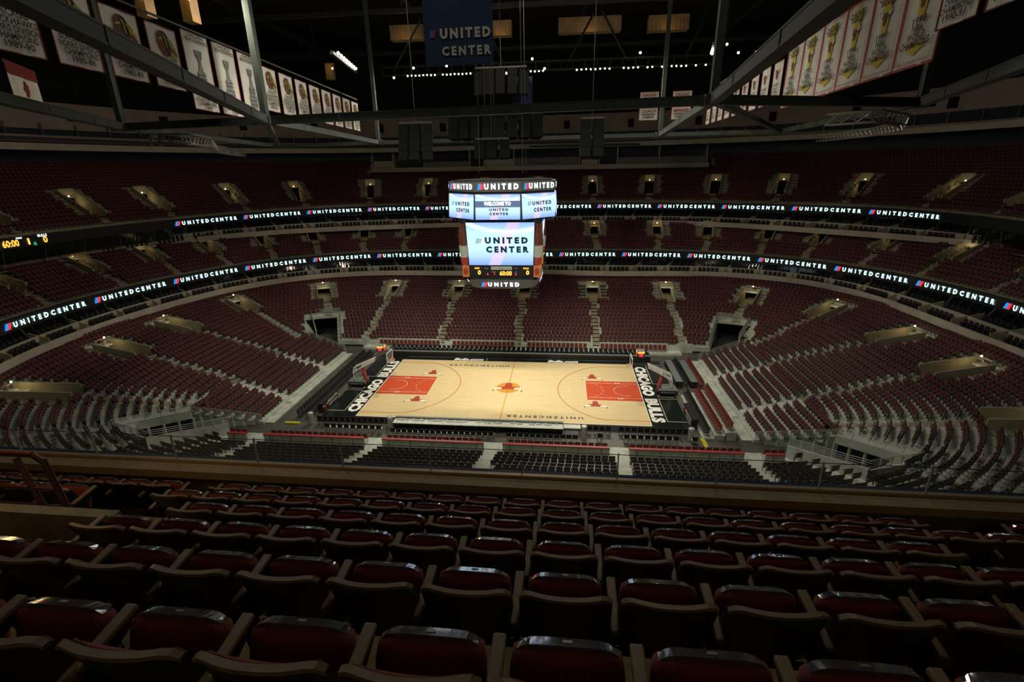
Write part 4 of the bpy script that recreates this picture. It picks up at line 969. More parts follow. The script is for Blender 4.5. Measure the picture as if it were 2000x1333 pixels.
# roof level members, seen faintly
RF = thing('roof_frame', 'dark roof beams crossing high up under the ceiling', 'roof frame', (0, 0, 0))
for y in (-2, 18, 40): member((-50, y, 41), (50, y, 41), .5, 'cross_beam', RF, 'dark_steel')
for x in (-36, -14, 8, 30): member((x, -30, 42.5), (x, 55, 42.5), .45, 'length_beam', RF, 'dark_steel')
for x in (-36, -14, 8, 30):
    for y in (-2, 18, 40): MB().box((x, y, 43.8), (.3, .3, 4.4)).build('hanger', 'dark_steel', RF)
# ducts lit warm from beside them
for x0, x1, y, z, w_ in ((-17.5, -13, 24, 40, 'left of the blue banner'), (-4.2, -1.4, 24, 40, 'just right of the blue banner'), (4.6, 12.6, 25, 40.2, 'right of centre'), (16, 21, 25, 40, 'far right of centre')):
    mb = MB(); n_ = int((x1 - x0) / .45)
    mb.box(((x0 + x1) / 2, y, z), (x1 - x0, 1.4, 1.7))
    for i in range(n_): mb.box((x0 + .2 + i * .45, y - .74, z), (.12, .08, 1.7))
    tag(mb.build('air_duct', 'duct'), 'warm-lit corrugated duct hanging under the dark roof, ' + w_, 'duct')
    light('POINT', ((x0 + x1) / 2, y - 1.8, z - .9), None, 16, (1, .55, .2), .2)
for x, y, z, s_, w_ in ((-29.4, -4.5, 36.6, 2.4, 'nearer the left edge'), (-27.2, -2.0, 36.8, 2.6, 'nearer the lamps'), (-27.5, 26, 36.2, 2.0, 'behind the left lamp bar')):
    tag(MB().box((x, y, z), (.9, 1.1, s_)).box((x, y + .2, z + s_ / 2), (1.2, .4, .2)).build('air_duct', 'duct'), 'short upright duct glowing orange by small lamps, ' + w_, 'duct')
    light('POINT', (x + .9, y - 1.2, z + .2), None, 24, (1, .58, .2), .15)
    tag(MB().tube((x + .9, y - 1.2, z + .1), (x + .9, y - 1.2, z + .3), .10, 8).build('work_light', 'warm_lamp'), 'small warm work lamp by the upright duct, ' + w_, 'lamp')

# catwalk with its row of floodlights
cw = thing('lamp_catwalk', 'thin catwalk carrying a long row of small floodlights beyond the scoreboard', 'catwalk', (0, 19, 34))
f = MB()
for y in (-.4, .4):
    for z in (.25, 1.2): f.bar((-17.5, y, z), (23, y, z), .08)
for x in np.arange(-17.5, 23.1, 1.5):
    f.bar((x, -.4, .25), (x, -.4, 1.2), .05); f.bar((x, .4, .25), (x, .4, 1.2), .05); f.bar((x, -.4, .25), (x, .4, .25), .05)
f.build('catwalk_frame', 'dark_steel', cw)
for x, dx in ((-16, 3.2), (-9, 3), (-2, -3), (6, 3), (13, -3), (20, 2.6)): member((x, .5, 1.2), (x + dx, 2.5, 6.8), .2, 'hanger', cw, 'steel')
def floodlight(x, y, z, r, aimx, label, group, power=None):
    t = thing('floodlight', label, 'floodlight', (x, y, z), group=group); t.rotation_euler = (0, 0, aimx)
    MB().tube((0, .18, .12), (0, -.02, 0), r * .8, 10, r * 1.25).build('housing', 'dark_steel', t)
    MB().tube((0, -.025, -.01), (0, -.05, -.02), r, 10).build('lens', 'lamp', t); return t
xs = list(np.arange(-14.1, 3.6, .50)) + list(np.arange(7.0, 22.6, .56))
for i, x in enumerate(xs):
    if i % 9 == 8 or (i > 40 and i % 5 == 0): continue
    floodlight(x, 18.5, 34.1 + .02 * math.sin(i * 1.7), .085, 0, 'small floodlight in the long catwalk row, %s from the left' % nth(i + 1), 'floodlights along the catwalk')
for i, (x, z) in enumerate(((-15.8, 33.9), (-13.2, 34.9), (-9.0, 35.0), (-4.5, 35.3), (-1.6, 33.95), (1.6, 35.4), (3.1, 34.3), (14.4, 35.6), (24.2, 36.1), (25.6, 35.2), (27.6, 35.2))):
    floodlight(x, 18.2, z, .13, 0, 'bright single floodlight standing off the catwalk row, %s from the left' % nth(i + 1), 'bright single floodlights')
for i in range(8):
    a = i / 7; floodlight(-16.9 - 1.35 * a, 4.5 + 7.6 * a, 34.05 - .05 * a, .14, .3, 'floodlight in the slanting bar at upper left, %s from the near end' % nth(i + 1), 'floodlights in the left bar')
tag(MB().bar((-17.1, 3.4, 33.9), (-18.7, 13.2, 33.8), .3).build('lamp_bar', 'dark_steel'), 'slanting bar carrying floodlights at upper left', 'lamp bar')
for i in range(4): floodlight(20.6 + i * .1, 9.6 + i * .5, 34.0 + .0 * i, .2, -.3, 'floodlight in the tight bright cluster at upper right, %s from the near end' % nth(i + 1), 'floodlights in the right cluster')
tag(MB().bar((20.5, 9.2, 34.45), (21.0, 11.6, 34.45), .3).build('lamp_bar', 'dark_steel'), 'short bar over the bright lamp cluster at upper right', 'lamp bar')

# loudspeaker clusters
def cluster(x, y, zt, cols, rows, label, spread=.9):
    t = thing('speaker_cluster', label, 'loudspeaker', (x, y, zt))
    for c in range(cols):
        for r in range(rows):
            cx_ = (c - (cols - 1) / 2) * (1.0 + spread * .12); MB().box((0, 0, 0), (.92, .8, .8)).build('speaker_box', 'sb_dark2', t)
            o = t.children[-1]; o.location = (cx_ * (1 + .0 * r), -.25 * r - .3 * abs(c - (cols - 1) / 2) * -1, -.84 * r - .4); o.rotation_euler = (-.12 * r, 0, (c - (cols - 1) / 2) * .18)
    MB().box((0, .1, .12), (cols * 1.05, .2, .16)).build('bumper', 'dark_steel', t)
    MB().tube((0, .1, .2), (0, .1, 45.5 - zt), .03, 5).build('hanging_cable', 'dark_steel', t)
M['seat_metal_mid2'] = mat('truss_alu', (.24, .25, .22), .4, .5)
M['sb_dark2'] = mat('speaker_black', (.008, .009, .008), .9, spec=.1)
cluster(-.8, 0, 28.0, 8, 3, 'wide cluster of black loudspeakers hanging right above the scoreboard'); cluster(-.9, -1, 25.4, 3, 2, 'small lower cluster of loudspeakers just above the scoreboard')
cluster(-8.3, 0, 27.0, 3, 4, 'loudspeaker stack hanging left of the scoreboard'); cluster(8.2, 0, 27.0, 2, 4, 'loudspeaker stack hanging right of the scoreboard')
cluster(-.8, 6, 32.4, 5, 3, 'dark equipment cluster high above the scoreboard')
def lattice(pts, r, label):
    pts = [np.array(near_scale(p), float) for p in pts]; mb = MB()
    offs = [np.array([0, 0, .28]), np.array([0, 0, -.28])]
    P = []
    for a, b in zip(pts[:-1], pts[1:]):
        n_ = max(1, int(np.linalg.norm(b - a) / .7))
        P += [a + (b - a) * i / n_ for i in range(n_)]
    P.append(pts[-1]); P = [p - np.array([0, 0, .25]) for p in P]
    for i in range(len(P) - 1):
        d = P[i + 1] - P[i]; n = np.array([-d[1], d[0], 0]); n /= np.linalg.norm(n); n *= .24
        for o in (n + offs[0], -n + offs[0], n + offs[1], -n + offs[1]): mb.tube(P[i] + o, P[i + 1] + o, r, 5, caps=False)
        mb.tube(P[i] + n + offs[0], P[i + 1] + n + offs[1], r * .7, 4, caps=False); mb.tube(P[i] - n + offs[1], P[i + 1] - n + offs[0], r * .7, 4, caps=False); mb.tube(P[i] + n + offs[0], P[i] - n + offs[0], r * .7, 4, caps=False)
    tag(mb.build('lighting_truss', 'seat_metal_mid2'), label, 'lighting truss')
lattice([(-31.5, -4.5, 26), (-28.0, -8.4, 26), (-25.6, -8.2, 26), (-28, -2, 26), (-36, 10, 26), (-44, 28, 26)], .05, 'curved silver lattice lighting truss hanging at the left')
lattice([(25.5, -6.5, 26.3), (27.5, -9, 26.3), (32.0, -4.5, 26.3), (37, 4.4, 26.3), (38.7, 12.4, 26.3), (39.0, 24.5, 26.3)], .05, 'curved silver lattice lighting truss hanging at the right')

# ------------------------------------------------------------------ banners
FACE = [(-.30, .34), (-.12, .46), (.10, .46), (.26, .36), (.34, .16), (.30, -.06), (.22, -.30), (.04, -.42), (-.16, -.40), (-.22, -.24), (-.34, -.20), (-.30, -.10), (-.40, .0), (-.34, .10), (-.36, .24)]
HAIR = [(.02, .46), (.20, .42), (.34, .24), (.34, -.02), (.26, -.36), (.12, -.42), (.10, -.20), (.02, .0), (-.02, .22)]
def cloth(mb, w, h, mi=0, wav=.05):
    nx, nz = 8, 12; X = np.linspace(-w / 2, w / 2, nx); Zv = np.linspace(-h, 0, nz)
    rows = [[(x, wav * math.sin(x * 3.1 + z * .8) * .5, z) for x in X] for z in Zv]; mb.loft(rows, mi=mi)
def banner(name, label, x, y, ztop, w, h, rz, kind, lines, border='banner_red', group=None, big=False):
    t = thing(name, label, 'banner', (x, y, ztop), rz, group)
    c = MB(); cloth(c, w, h, 0, .04); c.build('cloth', 'banner_white' if kind not in ('blue', 'flag') else ('banner_blue' if kind == 'blue' else 'banner_white'), t)
    X, Zz = (1, 0, 0), (0, 0, 1); L_ = .045; o = (0, -.05, 0)
    if kind in ('hawk', 'cup', 'bulls', 'plain', 'number'):
        b = MB(); bw = .045 if kind != 'bulls' else .10
        for s_ in (-1, 1): b.box((s_ * w / 2, 0, -h / 2), (bw, .03, h), mi=0)
        b.box((0, 0, -h), (w, .03, bw), mi=0); b.box((0, 0, 0), (w, .05, bw), mi=0); b.build('border', border, t)
    g = MB()
    if kind in ('hawk',):
        s_ = w * .62; cz = -h * .29
        put_poly(g, FACE, (-.06, -.07, cz), X, Zz, 0, 0, s_ * .95); put_poly(g, HAIR, (-.06, -.08, cz), X, Zz, 1, 0, s_ * .95)
        for j, (fx, fz, m_) in enumerate(((.28, .20, 2), (.38, .05, 3), (.40, -.12, 4), (.34, -.28, 2))):
            put_poly(g, [(fx - .1, fz), (fx + .02, fz + .07), (fx + .24, fz - .10), (fx + .22, fz - .22), (fx, fz - .08)], (-.06, -.09, cz), X, Zz, m_, 0, s_)
        put_poly(g, [(-.28, .16), (-.05, .22), (-.05, .16), (-.26, .10)], (-.06, -.10, cz), X, Zz, 3, 0, s_)
        put_poly(g, [(-.02, .34), (.10, .28), (.16, -.1), (.10, -.1), (.06, .2)], (-.06, -.10, cz), X, Zz, 3, 0, s_)
        g.build('emblem', ['print_brown', 'banner_black', 'print_green', 'print_yellow', 'banner_red'], t)
    if kind == 'cup':
        cup = [(-.16, -.46), (-.17, -.20), (-.13, -.17), (-.13, .0), (-.07, .04), (-.04, .22), (-.10, .30), (-.12, .42), (.12, .42), (.10, .30), (.04, .22), (.07, .04), (.13, .0), (.13, -.17), (.17, -.20), (.16, -.46)]
        put_poly(g, cup, (0, -.07, -h * .50), X, Zz, 0, 0, h * .68)
        for q in (-.40, -.30, -.22, -.12, -.05): put_poly(g, [(-.15, q), (.15, q), (.15, q + .012), (-.15, q + .012)], (0, -.08, -h * .50), X, Zz, 1, 0, h * .68)
        g.build('emblem', ['print_grey', 'banner_black'], t)
    if kind == 'bulls':
        s_ = h
        put_poly(g, disc(.105, 24), (0, -.07, -.17 * s_), X, Zz, 0, 0, s_)
        put_poly(g, [(-.10, .14), (.10, .14), (.05, -.14), (-.05, -.14)], (0, -.065, -.40 * s_), X, Zz, 0, 0, s_)
        put_poly(g, [(-.14, .02), (.14, .02), (.16, -.03), (.05, -.07), (0, -.10), (-.05, -.07), (-.16, -.03)], (0, -.065, -.80 * s_), X, Zz, 0, 0, s_)
        bull(g, (0, -.085, -.36 * s_), X, Zz, .24 * s_, 0, (1, 2, 3))
        # red lettering printed around the edge
        g.build('emblem', ['print_gold', 'print_brown', 'banner_white', 'banner_black'], t)
        e = MB(); put_text(e, 'CHICAGO * BULLS * WORLD * CHAMPIONS * CHICAGO * BULLS * WORLD', (-w / 2 + .19, -.06, -h / 2), (0, 0, 1), (-1, 0, 0), .17, width=h * .93)
        put_text(e, 'CHICAGO * BULLS * WORLD * CHAMPIONS * CHICAGO * BULLS * WORLD', (w / 2 - .19, -.06, -h / 2), (0, 0, -1), (1, 0, 0), .17, width=h * .93)
        put_text(e, 'WORLD * CHAMPIONS * CHICAGO', (0, -.06, -h + .17), (1, 0, 0), (0, 0, 1), .17, width=w * .85); put_text(e, 'WORLD * CHAMPIONS * CHICAGO', (0, -.06, -.17), (1, 0, 0), (0, 0, 1), .17, width=w * .85)
        e.build('edge_lettering', 'print_red_dull', t)
    if kind == 'plain':
        bull(g, (0, -.08, -h * .28), X, Zz, w * .55, 0, (0, 1, 2)); g.build('emblem', ['print_brown', 'banner_white', 'banner_black'], t)
    if kind == 'flag':
        for s_ in (-1, 1): g.add([(-w / 2, -.05, -h / 2 + s_ * h / 2), (w / 2, -.05, -h / 2 + s_ * h / 2), (w / 2, -.05, -h / 2 + s_ * h * .24), (-w / 2, -.05, -h / 2 + s_ * h * .24)], [(0, 1, 2, 3)][::1])
        leaf = [(0, .5), (.1, .3), (.2, .36), (.17, .1), (.34, .28), (.38, .2), (.5, .22), (.45, .05), (.5, 0), (.22, -.22), (.26, -.32), (.02, -.28), (.02, -.5), (-.02, -.5), (-.02, -.28), (-.26, -.32), (-.22, -.22), (-.5, 0), (-.45, .05), (-.5, .22), (-.38, .2), (-.34, .28), (-.17, .1), (-.2, .36), (-.1, .3)]
        put_poly(g, [(-y_, x_) for x_, y_ in leaf], (0, -.06, -h / 2), X, Zz, 0, 0, h * .36); g.build('flag_print', 'banner_red', t)
    if lines:
        q = MB()
        for (txt, z, sz, wd, m_) in lines: put_text(q, txt, (0, -.10, z * h), X, Zz, sz * w, m_, 0, width=wd * w, bold=.02)
        q.build('lettering', ['banner_black' if kind != 'blue' else 'banner_white', 'print_red_dull'], t)
    return t
M['print_red_dull'] = mat('dull_red_print', (.30, .05, .04), .9)
def hawk_lines(yr, div='NORRIS DIVISION'): return [('CHICAGO', -.55, .14, .62, 0), ('BLACKHAWKS', -.64, .14, .84, 0), (div, -.73, .14, .90, 0), ('CHAMPIONS', -.82, .14, .74, 0), (yr, -.91, .14, .52, 0)]
yrs = ['1989-90', '1985-86', '1982-83', '1979-80', None, None, None, '1990-91', '1991-92', '1992-93', '1972-73', '1971-72', '1970-71', '1969-70', '1966-67']
for i in range(15):
    y = -30.2 + 2.87 * i; x = -14.7 - .083 * (y + 30) ; ang = PI / 2 + .083
    if yrs[i] is None:
        yr = {4: '1961', 5: '1938', 6: '1934'}[i]
        banner('championship_banner', 'white hockey banner with a silver cup, %s of three from the near end' % nth(i - 3), x - .2, y + .3, 30.62, 2.45, 4.1, ang, 'cup',
               [('CHICAGO', -.045, .10, .62, 0), ('BLACKHAWKS', -.10, .10, .82, 0), ('STANLEY CUP', -.86, .10, .84, 0), ('CHAMPIONS', -.91, .10, .72, 0), (yr, -.96, .10, .3, 0)], group='hockey cup banners')
    else:
        banner('championship_banner', 'white hockey banner with a feathered head, %s' % ('dated %s, at the left' % yrs[i] if i < 4 else '%s beyond the cup banners' % nth(i - 6)), x, y, 30.25, 2.3, 2.95, ang, 'hawk', hawk_lines(yrs[i]), group='hockey division banners')
tag(MB().bar((-14.6, -32, 30.7), (-18.3, 11.5, 30.7), .09).build('banner_pipe', 'dark_steel'), 'long pipe holding the hockey banners', 'pipe')
for i, yr in enumerate(['1998', '1997', '1996', '1993', '1992', '1991']):
    y = -24.6 + 2.85 * i; x = 20.1 + .06 * (y + 24.6)
    banner('championship_banner', 'large white basketball banner with a gold trophy shape, dated %s' % yr, x, y, 30.5, 2.75, 3.85, -PI / 2 - .06, 'bulls',
           [('CHICAGO', -.14, .125, .60, 0), ('BULLS', -.20, .12, .42, 0), (yr, -.565, .13, .34, 0), ('NBA', -.635, .13, .27, 0), ('WORLD', -.71, .13, .46, 0), ('CHAMPIONS', -.785, .14, .72, 0)], 'print_red_dull', 'large basketball banners')
for i in range(9):
    y = -7.2 + 2.45 * i; x = 21.15 + .04 * i
    banner('championship_banner', 'smaller white basketball division banner, %s beyond the large gold ones' % nth(i + 1), x, y, 29.9, 2.0, 2.7, -PI / 2 - .06, 'plain', [('CHICAGO', -.56, .12, .6, 0), ('BULLS', -.65, .12, .45, 0), ('CENTRAL', -.74, .12, .6, 0), ('CHAMPIONS', -.83, .12, .75, 0)], 'print_red_dull', 'small basketball banners')
for i, yr in enumerate(('1990-91', '1991-92')):
    banner('championship_banner', 'white basketball banner at the upper right edge, %s from the large ones' % ('first' if i == 0 else 'second'), 19.3 - .1 * i, -27.9 - 2.4 * i, 30.2, 2.1, 2.75, -PI / 2 - .06, 'plain', [('CENTRAL', -.64, .13, .6, 0), ('DIVISION', -.73, .13, .62, 0), ('CHAMPIONS', -.82, .14, .8, 0), (yr, -.91, .14, .55, 0)], 'banner_red', 'right edge banners')
tag(MB().bar((19, -31, 30.8), (21.8, 14, 30.8), .09).build('banner_pipe', 'dark_steel'), 'long pipe holding the basketball banners', 'pipe')
t = banner('sponsor_banner', 'large navy banner reading UNITED CENTER hanging at top centre', .35, -21.1, 32.6, 3.55, 4.6, -.03, 'blue', None)
q = MB(); put_text(q, 'UNITED', (.36, -.08, -3.22), (1, 0, 0), (0, 0, 1), .58, 0, width=2.6, bold=.06, space=1.45); put_text(q, 'CENTER', (.38, -.08, -4.0), (1, 0, 0), (0, 0, 1), .54, 0, width=2.55, bold=.05, space=1.45)
for j in range(4): put_poly(q, [(-1.50 + j * .075, -3.36), (-1.43 + j * .075, -3.36), (-1.35 + j * .075, -3.02), (-1.42 + j * .075, -3.02)], (0, -.08, 0), (1, 0, 0), (0, 0, 1), 1 if j < 2 else 2)
q.build('lettering', ['banner_white', 'print_lightblue', 'print_logored'], t)
banner('sponsor_banner', 'small rumpled navy banner hanging behind the scoreboard rigging', 1.2, 8, 31.9, 2.1, 5.1, -.05, 'blue', [('UNITED', -.93, .3, .8, 0)])
for i, (x, n1, n2) in enumerate(((15.4, 'CHICAGO', 'COACH'), (19.1, 'CHICAGO', 'MANAGER'))):
    banner('retired_name_banner', 'white and red name banner hanging right of the scoreboard, %s of the pair' % ('left' if i == 0 else 'right'), x, 15.3, 31.0, 2.1, 3.0, -.1, 'number', [(n1, -.12, .2, .75, 1), ('BULLS', -.24, .2, .5, 1), (n2, -.68, .22, .8, 1), ('DIVISION', -.80, .14, .7, 0), ('CHAMPIONS', -.90, .14, .6, 0)], 'print_red_dull', 'name banners')
banner('country_flag', 'red and white maple leaf flag hanging at the left edge', -27.75, -18.35, 29.4, 4.2, 2.7, 2.09, 'flag', None)

# ------------------------------------------------------------------ near parapet and the photographer's section
TY = [-48.0 + .8 * k for k in range(-3, 6)]; TZ = [20.61 - .49 * k for k in range(-3, 6)]
fs = MB()
for y, z in zip(TY, TZ):
    y1 = y + .35 if y < -44.2 else -43.5; x0 = -6.5 if y < -46.9 or y > -45.7 else -6.5
    fs.box((7.5, (y - .45 + y1) / 2, z - .6), (32, y1 - y + .45, 1.2))
struct(fs.build('upper_deck_steps', 'tread'))if 'tread' in M else None
M['tread'] = mat('tread_concrete', (.34, .26, .12), .9, noise=.45, nscale=6)
if not [o for o in bpy.data.objects if o.name.startswith('upper_deck_steps')]: struct(fs.build('upper_deck_steps', 'tread'))
else: [o for o in bpy.data.objects if o.name.startswith('upper_deck_steps')][0].data.materials.clear()
M['parapet'] = mat('parapet_brown', (.15, .11, .06), .8, noise=.2, nscale=2)
M['ledge'] = mat('ledge_beige', (.42, .33, .19), .6, noise=.15, nscale=3)
M['ledge_metal'] = mat('ledge_trim', (.55, .46, .30), .35, .4)
p = MB(); p.box((7.5, -43.42, 17.47), (38, .2, 2.6), mi=0); p.box((7.5, -43.50, 18.73), (38, .26, .12), mi=1); p.box((7.5, -43.38, 18.81), (38, .06, .05), mi=2)
for x in (-3.2, 5.9, 15.0): p.box((x, -43.53, 18.3), (.02, .03, 1.0), mi=1)
struct(p.build('wall_parapet', ['parapet', 'ledge', 'ledge_metal']))
struct(MB().box((7.5, -42.9, 18.0), (38, .8, .3)).build('trim_ribbon_top', 'blue_lit_ledge')) if 'blue_lit_ledge' in M else None
if 'blue_lit_ledge' not in M:
    M['blue_lit_ledge'] = mat('glossy_ledge', (.012, .045, .12), .18, spec=.8); struct(MB().box((7.5, -43.27, 18.67), (38, .15, .22)).build('trim_ribbon_top', 'blue_lit_ledge'))  # blue of nearby LED light is put into the ledge colour
gp = thing('glass_guard', 'low clear glass guard with thin posts on top of the near parapet', 'guard', (7.5, -43.38, 18.84))
MB().box((0, 0, .19), (38, .012, .38)).build('glass_panel', 'guard_glass', gp) if 'guard_glass' in M else None
M['guard_glass'] = mat('guard_glass', (.9, .95, .95), .02, alpha=.05)
MB().box((0, 0, .19), (38, .012, .38)).build('glass_panel', 'guard_glass', gp); MB().box((0, 0, .383), (38, .012, .006)).build('glass_edge', 'dark_steel', gp)
for x in np.arange(-18, 18.5, 1.32): MB().box((x, 0, .2), (.014, .03, .4)).build('post', 'rail', gp)

def grid_shell(fn, nu, nv, thick_dir=None):
    V = [fn(i / (nu - 1), j / (nv - 1)) for j in range(nv) for i in range(nu)]; F = [(j * nu + i, j * nu + i + 1, (j + 1) * nu + i + 1, (j + 1) * nu + i) for j in range(nv - 1) for i in range(nu - 1)]
    return V, F
def back_pt(u, v, side):
    """u across 0..1, v up 0..1; side 0 = rear surface, 1 = front surface"""
    wv = .241 - .014 * v; x = (2 * u - 1) * wv
    xx = abs(2 * u - 1)
    top = .47 - .035 * max(0, (xx - .72) / .28) ** 2.2
    z = .38 + top * v; y = -.13 - .15 * v ** 1.2 - .01 + .045 * xx ** 2.2 + (.032 if side else 0)
    return (x, y, z)
def solid_from(fnA, fnB, nu, nv):
    VA, F = grid_shell(fnA, nu, nv); VB, _ = grid_shell(fnB, nu, nv); n = len(VA)
    FF = [tuple(reversed(f)) for f in F] + [tuple(i + n for i in f) for f in F]
    b = [i for i in range(nu)] + [(j + 1) * nu - 1 for j in range(1, nv)] + [nu * nv - 1 - i for i in range(1, nu)] + [(nv - 1 - j) * nu for j in range(1, nv - 1)]
    for a, c in zip(b, b[1:] + b[:1]): FF.append((a, c, c + n, a + n))
    return VA + VB, FF
def fold_seat(left_arm=False):
    t = thing('folding_seat', '', 'seat', (0, 0, 0))
    m = MB(); m.add(*solid_from(lambda u, v: back_pt(u, v, 0), lambda u, v: back_pt(u, v, 1), 13, 8)); m.build('backrest', 'black_shell', t, smooth=False)
    be = t.children[-1]
    r = MB(); prev = None      # brown rim running along the top edge
    def rim(u, k):
        x, y, z = back_pt(u, 1, 0); return [(x, y - .003, z - .006), (x, y - .003, z + .012), (x, y + .024, z + .012), (x, y + .024, z - .006)][k]
    rows_ = [[rim(i / 16, k) for i in range(17)] for k in (0, 1, 2, 3, 0)]; r.loft(rows_); r.build('rim', 'seat_rim', be)
    c = MB(); c.add(*solid_from(lambda u, v: tuple(np.array(back_pt(.07 + .86 * u, .06 + .90 * v, 1)) + (0, .001, 0)), lambda u, v: tuple(np.array(back_pt(.07 + .86 * u, .06 + .90 * v, 1)) + (0, .012 + .03 * (1 - (2 * u - 1) ** 4) * (1 - (2 * v - 1) ** 6), 0)), 11, 7)); c.build('back_cushion', 'red_fabric', t, smooth=True)
    # folded pan: a padded slab leaning forward
    def pan(u, v, side):
        uu = 2 * u - 1; vv = v
        wv = .205 * (1 - .10 * max(0, (vv - .65) / .35) ** 2) * (1 - .10 * max(0, (.3 - vv) / .3) ** 2); x = uu * wv
        crown = (1 - abs(uu) ** 3.2) * .006
        L_ = vv * (.375 - .022 * abs(uu) ** 7)
        puff = (.028 * (1 - abs(uu) ** 5) * (1 - abs(2 * vv - 1) ** 7)) if side == 0 else 0
        off = -puff if side == 0 else .045
        ca, sa = math.cos(.27), math.sin(.27)
        return (x, -.105 + L_ * sa + off * ca, .375 + L_ * ca - off * sa + crown * vv)
    m = MB(); m.add(*solid_from(lambda u, v: pan(u, v * .93, 0), lambda u, v: pan(u, v * .93, 1), 15, 11)); po = m.build('seat_pan', 'red_fabric', t, smooth=True)
    s_ = MB()
    def stp(u, k):
        a = np.array(pan(.035 + .93 * u, .93, 0)) + np.array([0, .004, 0]); b = np.array(pan(.035 + .93 * u, .93, 1)); n = np.array([0, .27, .96])
        e = .015 * (1 - abs(2 * u - 1) ** 8)
        return [tuple(a), tuple(a + n * (e + .003)), tuple(b + n * (e - .006)), tuple(b)][k]
    s_.loft([[stp(i / 16, k) for i in range(17)] for k in (0, 1, 2, 3, 0)]); so = s_.build('front_strip', 'clear_strip', po)
    q = MB(); cpt = (np.array(stp(.5, 1)) + np.array(stp(.5, 2))) / 2; q.box((0, 0, 0), (.034, .014, .003), rx=-.27); pl = q.build('number_plate', 'plate', po); pl.location = tuple(cpt + np.array([0, 0, .002]))
    def arm(sx):
        a = MB(); x = sx * .2475
        a.bar((x, -.27, .655), (x, .05, .685), .05, .028); o = a.build('armrest', 'arm_brown', t, bevel=.008)
        b = MB(); b.bar((x, -.15, .02), (x, -.20, .40), .035, .09); b.bar((x, -.20, .38), (x, -.13, .65), .03, .07); b.bar((x, -.14, .60), (x, .03, .66), .025, .05); b.box((x, -.14, .012), (.07, .18, .024)); b.build('armrest_post', 'black_shell', t)
    arm(1)
    if left_arm: arm(-1)
    g = MB(); g.bar((-.24, -.13, .37), (.24, -.13, .37), .03); g.build('pivot_bar', 'black_shell', t)
    return t
SEAT_A = fold_seat(); SEAT_B = fold_seat(True)
first = {'A': True, 'B': True}
rowname = ['nearest row', 'second row', 'third row', 'fourth row', 'fifth row', 'row by the parapet']
def seat_row(k, x0, x1, where=''):
    xs = 5.66 - .2475 + .495 * np.arange(-40, 40); xs = [x for x in xs if x0 <= x <= x1]
    for i, x in enumerate(xs):
        ty = 'B' if i == 0 else 'A'; pr = SEAT_B if i == 0 else SEAT_A
        o = pr if first[ty] else copy_tree(pr); first[ty] = False
        o.location = (x, -48.0 + .8 * k, 20.61 - .49 * k)
        o['label'] = 'maroon folding seat in the %s, %s from the left%s' % (rowname[k], nth(i + 1), where); o['group'] = 'maroon folding seats of the foreground section'
seat_row(0, 2.6, 8.3); seat_row(1, 1.7, 9.3); seat_row(2, 2.35, 9.8); seat_row(3, 2.4, 9.1); seat_row(4, 1.4, 10.7); seat_row(5, 1.35, 10.1)
seat_row(4, -2.6, .1, ', left group'); seat_row(5, -2.6, .5, ', left group'); seat_row(5, 10.9, 12.9, ', right group')
vw = MB(); vw.box((-2.17, -46.2, 19.55), (8.56, .1, 1.3)); struct(vw.build('wall_vomitory', 'low_wall_mat')) if 'low_wall_mat' in M else None
M['low_wall_mat'] = mat('low_wall_concrete', (.33, .30, .20), .9, noise=.35, nscale=4)
if not [o for o in bpy.data.objects if o.name.startswith('wall_vomitory')]: struct(vw.build('wall_vomitory', 'low_wall_mat'))
t = thing('stair_railing', 'maroon pipe railing with a double end post standing on the low wall at left', 'railing', (0, 0, 0))
MB().path([(-5, -45.55, 20.30), (.62, -45.55, 20.30), (.72, -45.55, 20.22)], .03, 8).build('top_rail', 'maroon_steel', t)
for x0_, x1_ in ((.72, 1.12), (.42, .88)): MB().tube((x0_, -45.55, 20.25), (x1_, -45.75, 19.35), .03, 8).build('post', 'maroon_steel', t)
for z in (19.55, 19.75, 19.95): MB().tube((-5, -45.6, z), (.75 + .35 * (20.2 - z), -45.62, z), .014, 6).build('rail_bar', 'maroon_steel', t)

# ------------------------------------------------------------------ place the seats of the stands
S = np.array(SEATS); px = to_px(S[:, :3] + [0, 0, .6])
inview = (px[:, 2] > 0) & (px[:, 0] > -20) & (px[:, 0] < 2020) & (px[:, 1] < 868 + .045 * px[:, 0])
order = np.argsort(np.where(inview, px[:, 2], 1e9)); near_idx = order[:300]; mask = np.ones(len(S), bool); mask[near_idx] = False
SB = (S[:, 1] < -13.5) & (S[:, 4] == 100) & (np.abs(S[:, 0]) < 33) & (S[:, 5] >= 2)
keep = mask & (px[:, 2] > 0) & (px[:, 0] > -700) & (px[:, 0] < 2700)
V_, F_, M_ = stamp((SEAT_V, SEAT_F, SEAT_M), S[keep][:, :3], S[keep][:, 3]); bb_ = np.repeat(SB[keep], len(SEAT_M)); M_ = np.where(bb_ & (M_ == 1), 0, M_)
o = fast_mesh('stand_seats', V_, F_, M_, ['black_shell', 'maroon', 'seat_metal_mid']) if 'seat_metal_mid' in M else None
M['seat_metal_mid'] = mat('seat_metal_mid', (.20, .21, .19), .4, .4)
if o is None: o = fast_mesh('stand_seats', V_, F_, M_, ['black_shell', 'maroon', 'seat_metal_mid'])
tag(o, 'thousands of maroon and black folding seats filling the lower, middle and upper stands', 'seats', kind='stuff')
me = None; grp = {}
for i in near_idx:
    lev, row = int(S[i, 4]), int(S[i, 5]); grp.setdefault((lev, row), []).append(i)
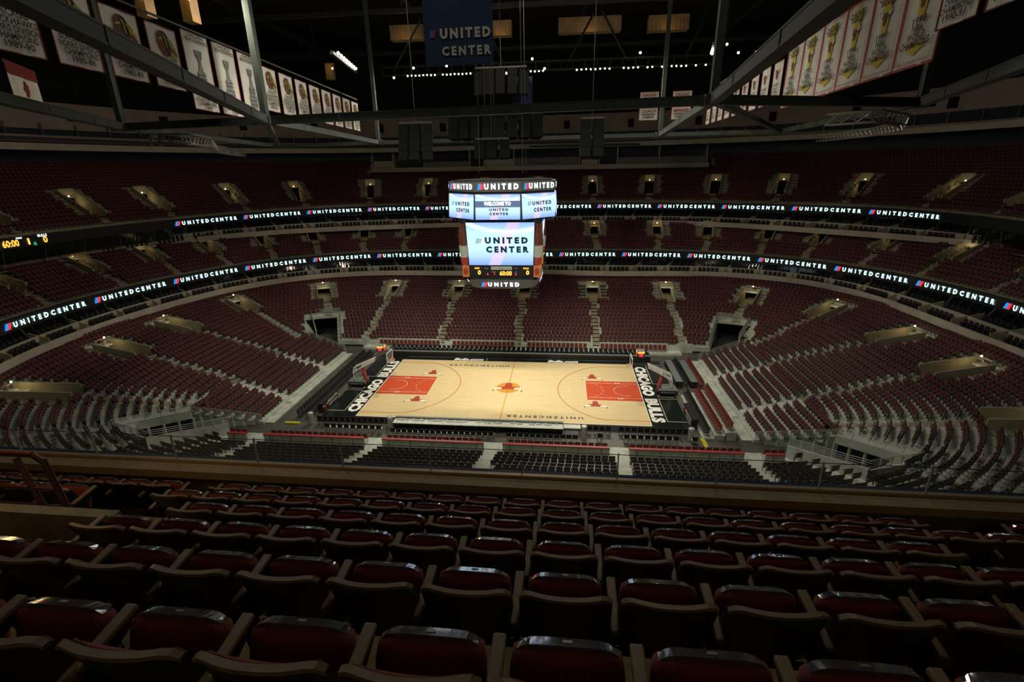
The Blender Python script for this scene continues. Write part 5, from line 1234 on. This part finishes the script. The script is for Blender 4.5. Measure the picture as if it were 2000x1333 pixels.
for (lev, row), ids in sorted(grp.items()):
    ids.sort(key=lambda i: S[i, 0])
    for j, i in enumerate(ids):
        if me is None:
            me = bpy.data.meshes.new('stadium_seat'); me.from_pydata(SEAT_V.tolist(), [], [tuple(f) for f in SEAT_F.tolist()])
            for m_ in ('black_shell', 'maroon', 'seat_metal_mid'): me.materials.append(M[m_])
            me.polygons.foreach_set('material_index', SEAT_M.astype(np.int32)); me.update()
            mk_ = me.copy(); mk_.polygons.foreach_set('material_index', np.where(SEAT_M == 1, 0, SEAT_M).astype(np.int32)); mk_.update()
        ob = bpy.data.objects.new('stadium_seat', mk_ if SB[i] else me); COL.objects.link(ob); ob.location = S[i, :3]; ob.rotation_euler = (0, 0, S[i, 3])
        tag(ob, 'black-backed seat in the near lower stand, row %d up, %s from the left' % (row + 1, nth(j + 1)) if lev == 100 else 'maroon seat in the end block, row %d, %s' % (row + 1, nth(j + 1)), 'seat', 'black-backed seats of the near lower stand')
Q_ = np.array([s[:4] for s in SUITE]); pq = to_px(Q_[:, :3] + [0, 0, .5]); iv = (pq[:, 2] > 0) & (pq[:, 0] > -10) & (pq[:, 0] < 2010)
od = np.argsort(np.where(iv, pq[:, 2], 1e9)); ni = set(od[:300].tolist()); mk = np.array([i not in ni for i in range(len(Q_))]) & (pq[:, 2] > 0)
CT = chair_template(); V_, F_, M_ = stamp(CT, Q_[mk][:, :3], Q_[mk][:, 3])
tag(fast_mesh('suite_chairs', V_, F_, M_, ['seat_black_fabric']), 'hundreds of dark armchairs lining the suite terraces', 'chairs', kind='stuff')
cm = bpy.data.meshes.new('suite_chair'); cm.from_pydata(CT[0].tolist(), [], [tuple(f) for f in CT[1].tolist()]); cm.materials.append(M['seat_black_fabric'])
for i in sorted(ni, key=lambda i: (SUITE[i][4], SUITE[i][5], SUITE[i][6])):
    x, y, z, a, lv, row, j = SUITE[i]; ob = bpy.data.objects.new('suite_chair', cm); COL.objects.link(ob); ob.location = (x, y, z); ob.rotation_euler = (0, 0, a)
    tag(ob, 'dark chair on the %s suite terrace, %s row, %s along from the left' % (lv, 'front' if row == 0 else 'back', nth(j)), 'chair', 'dark chairs on the suite terraces')
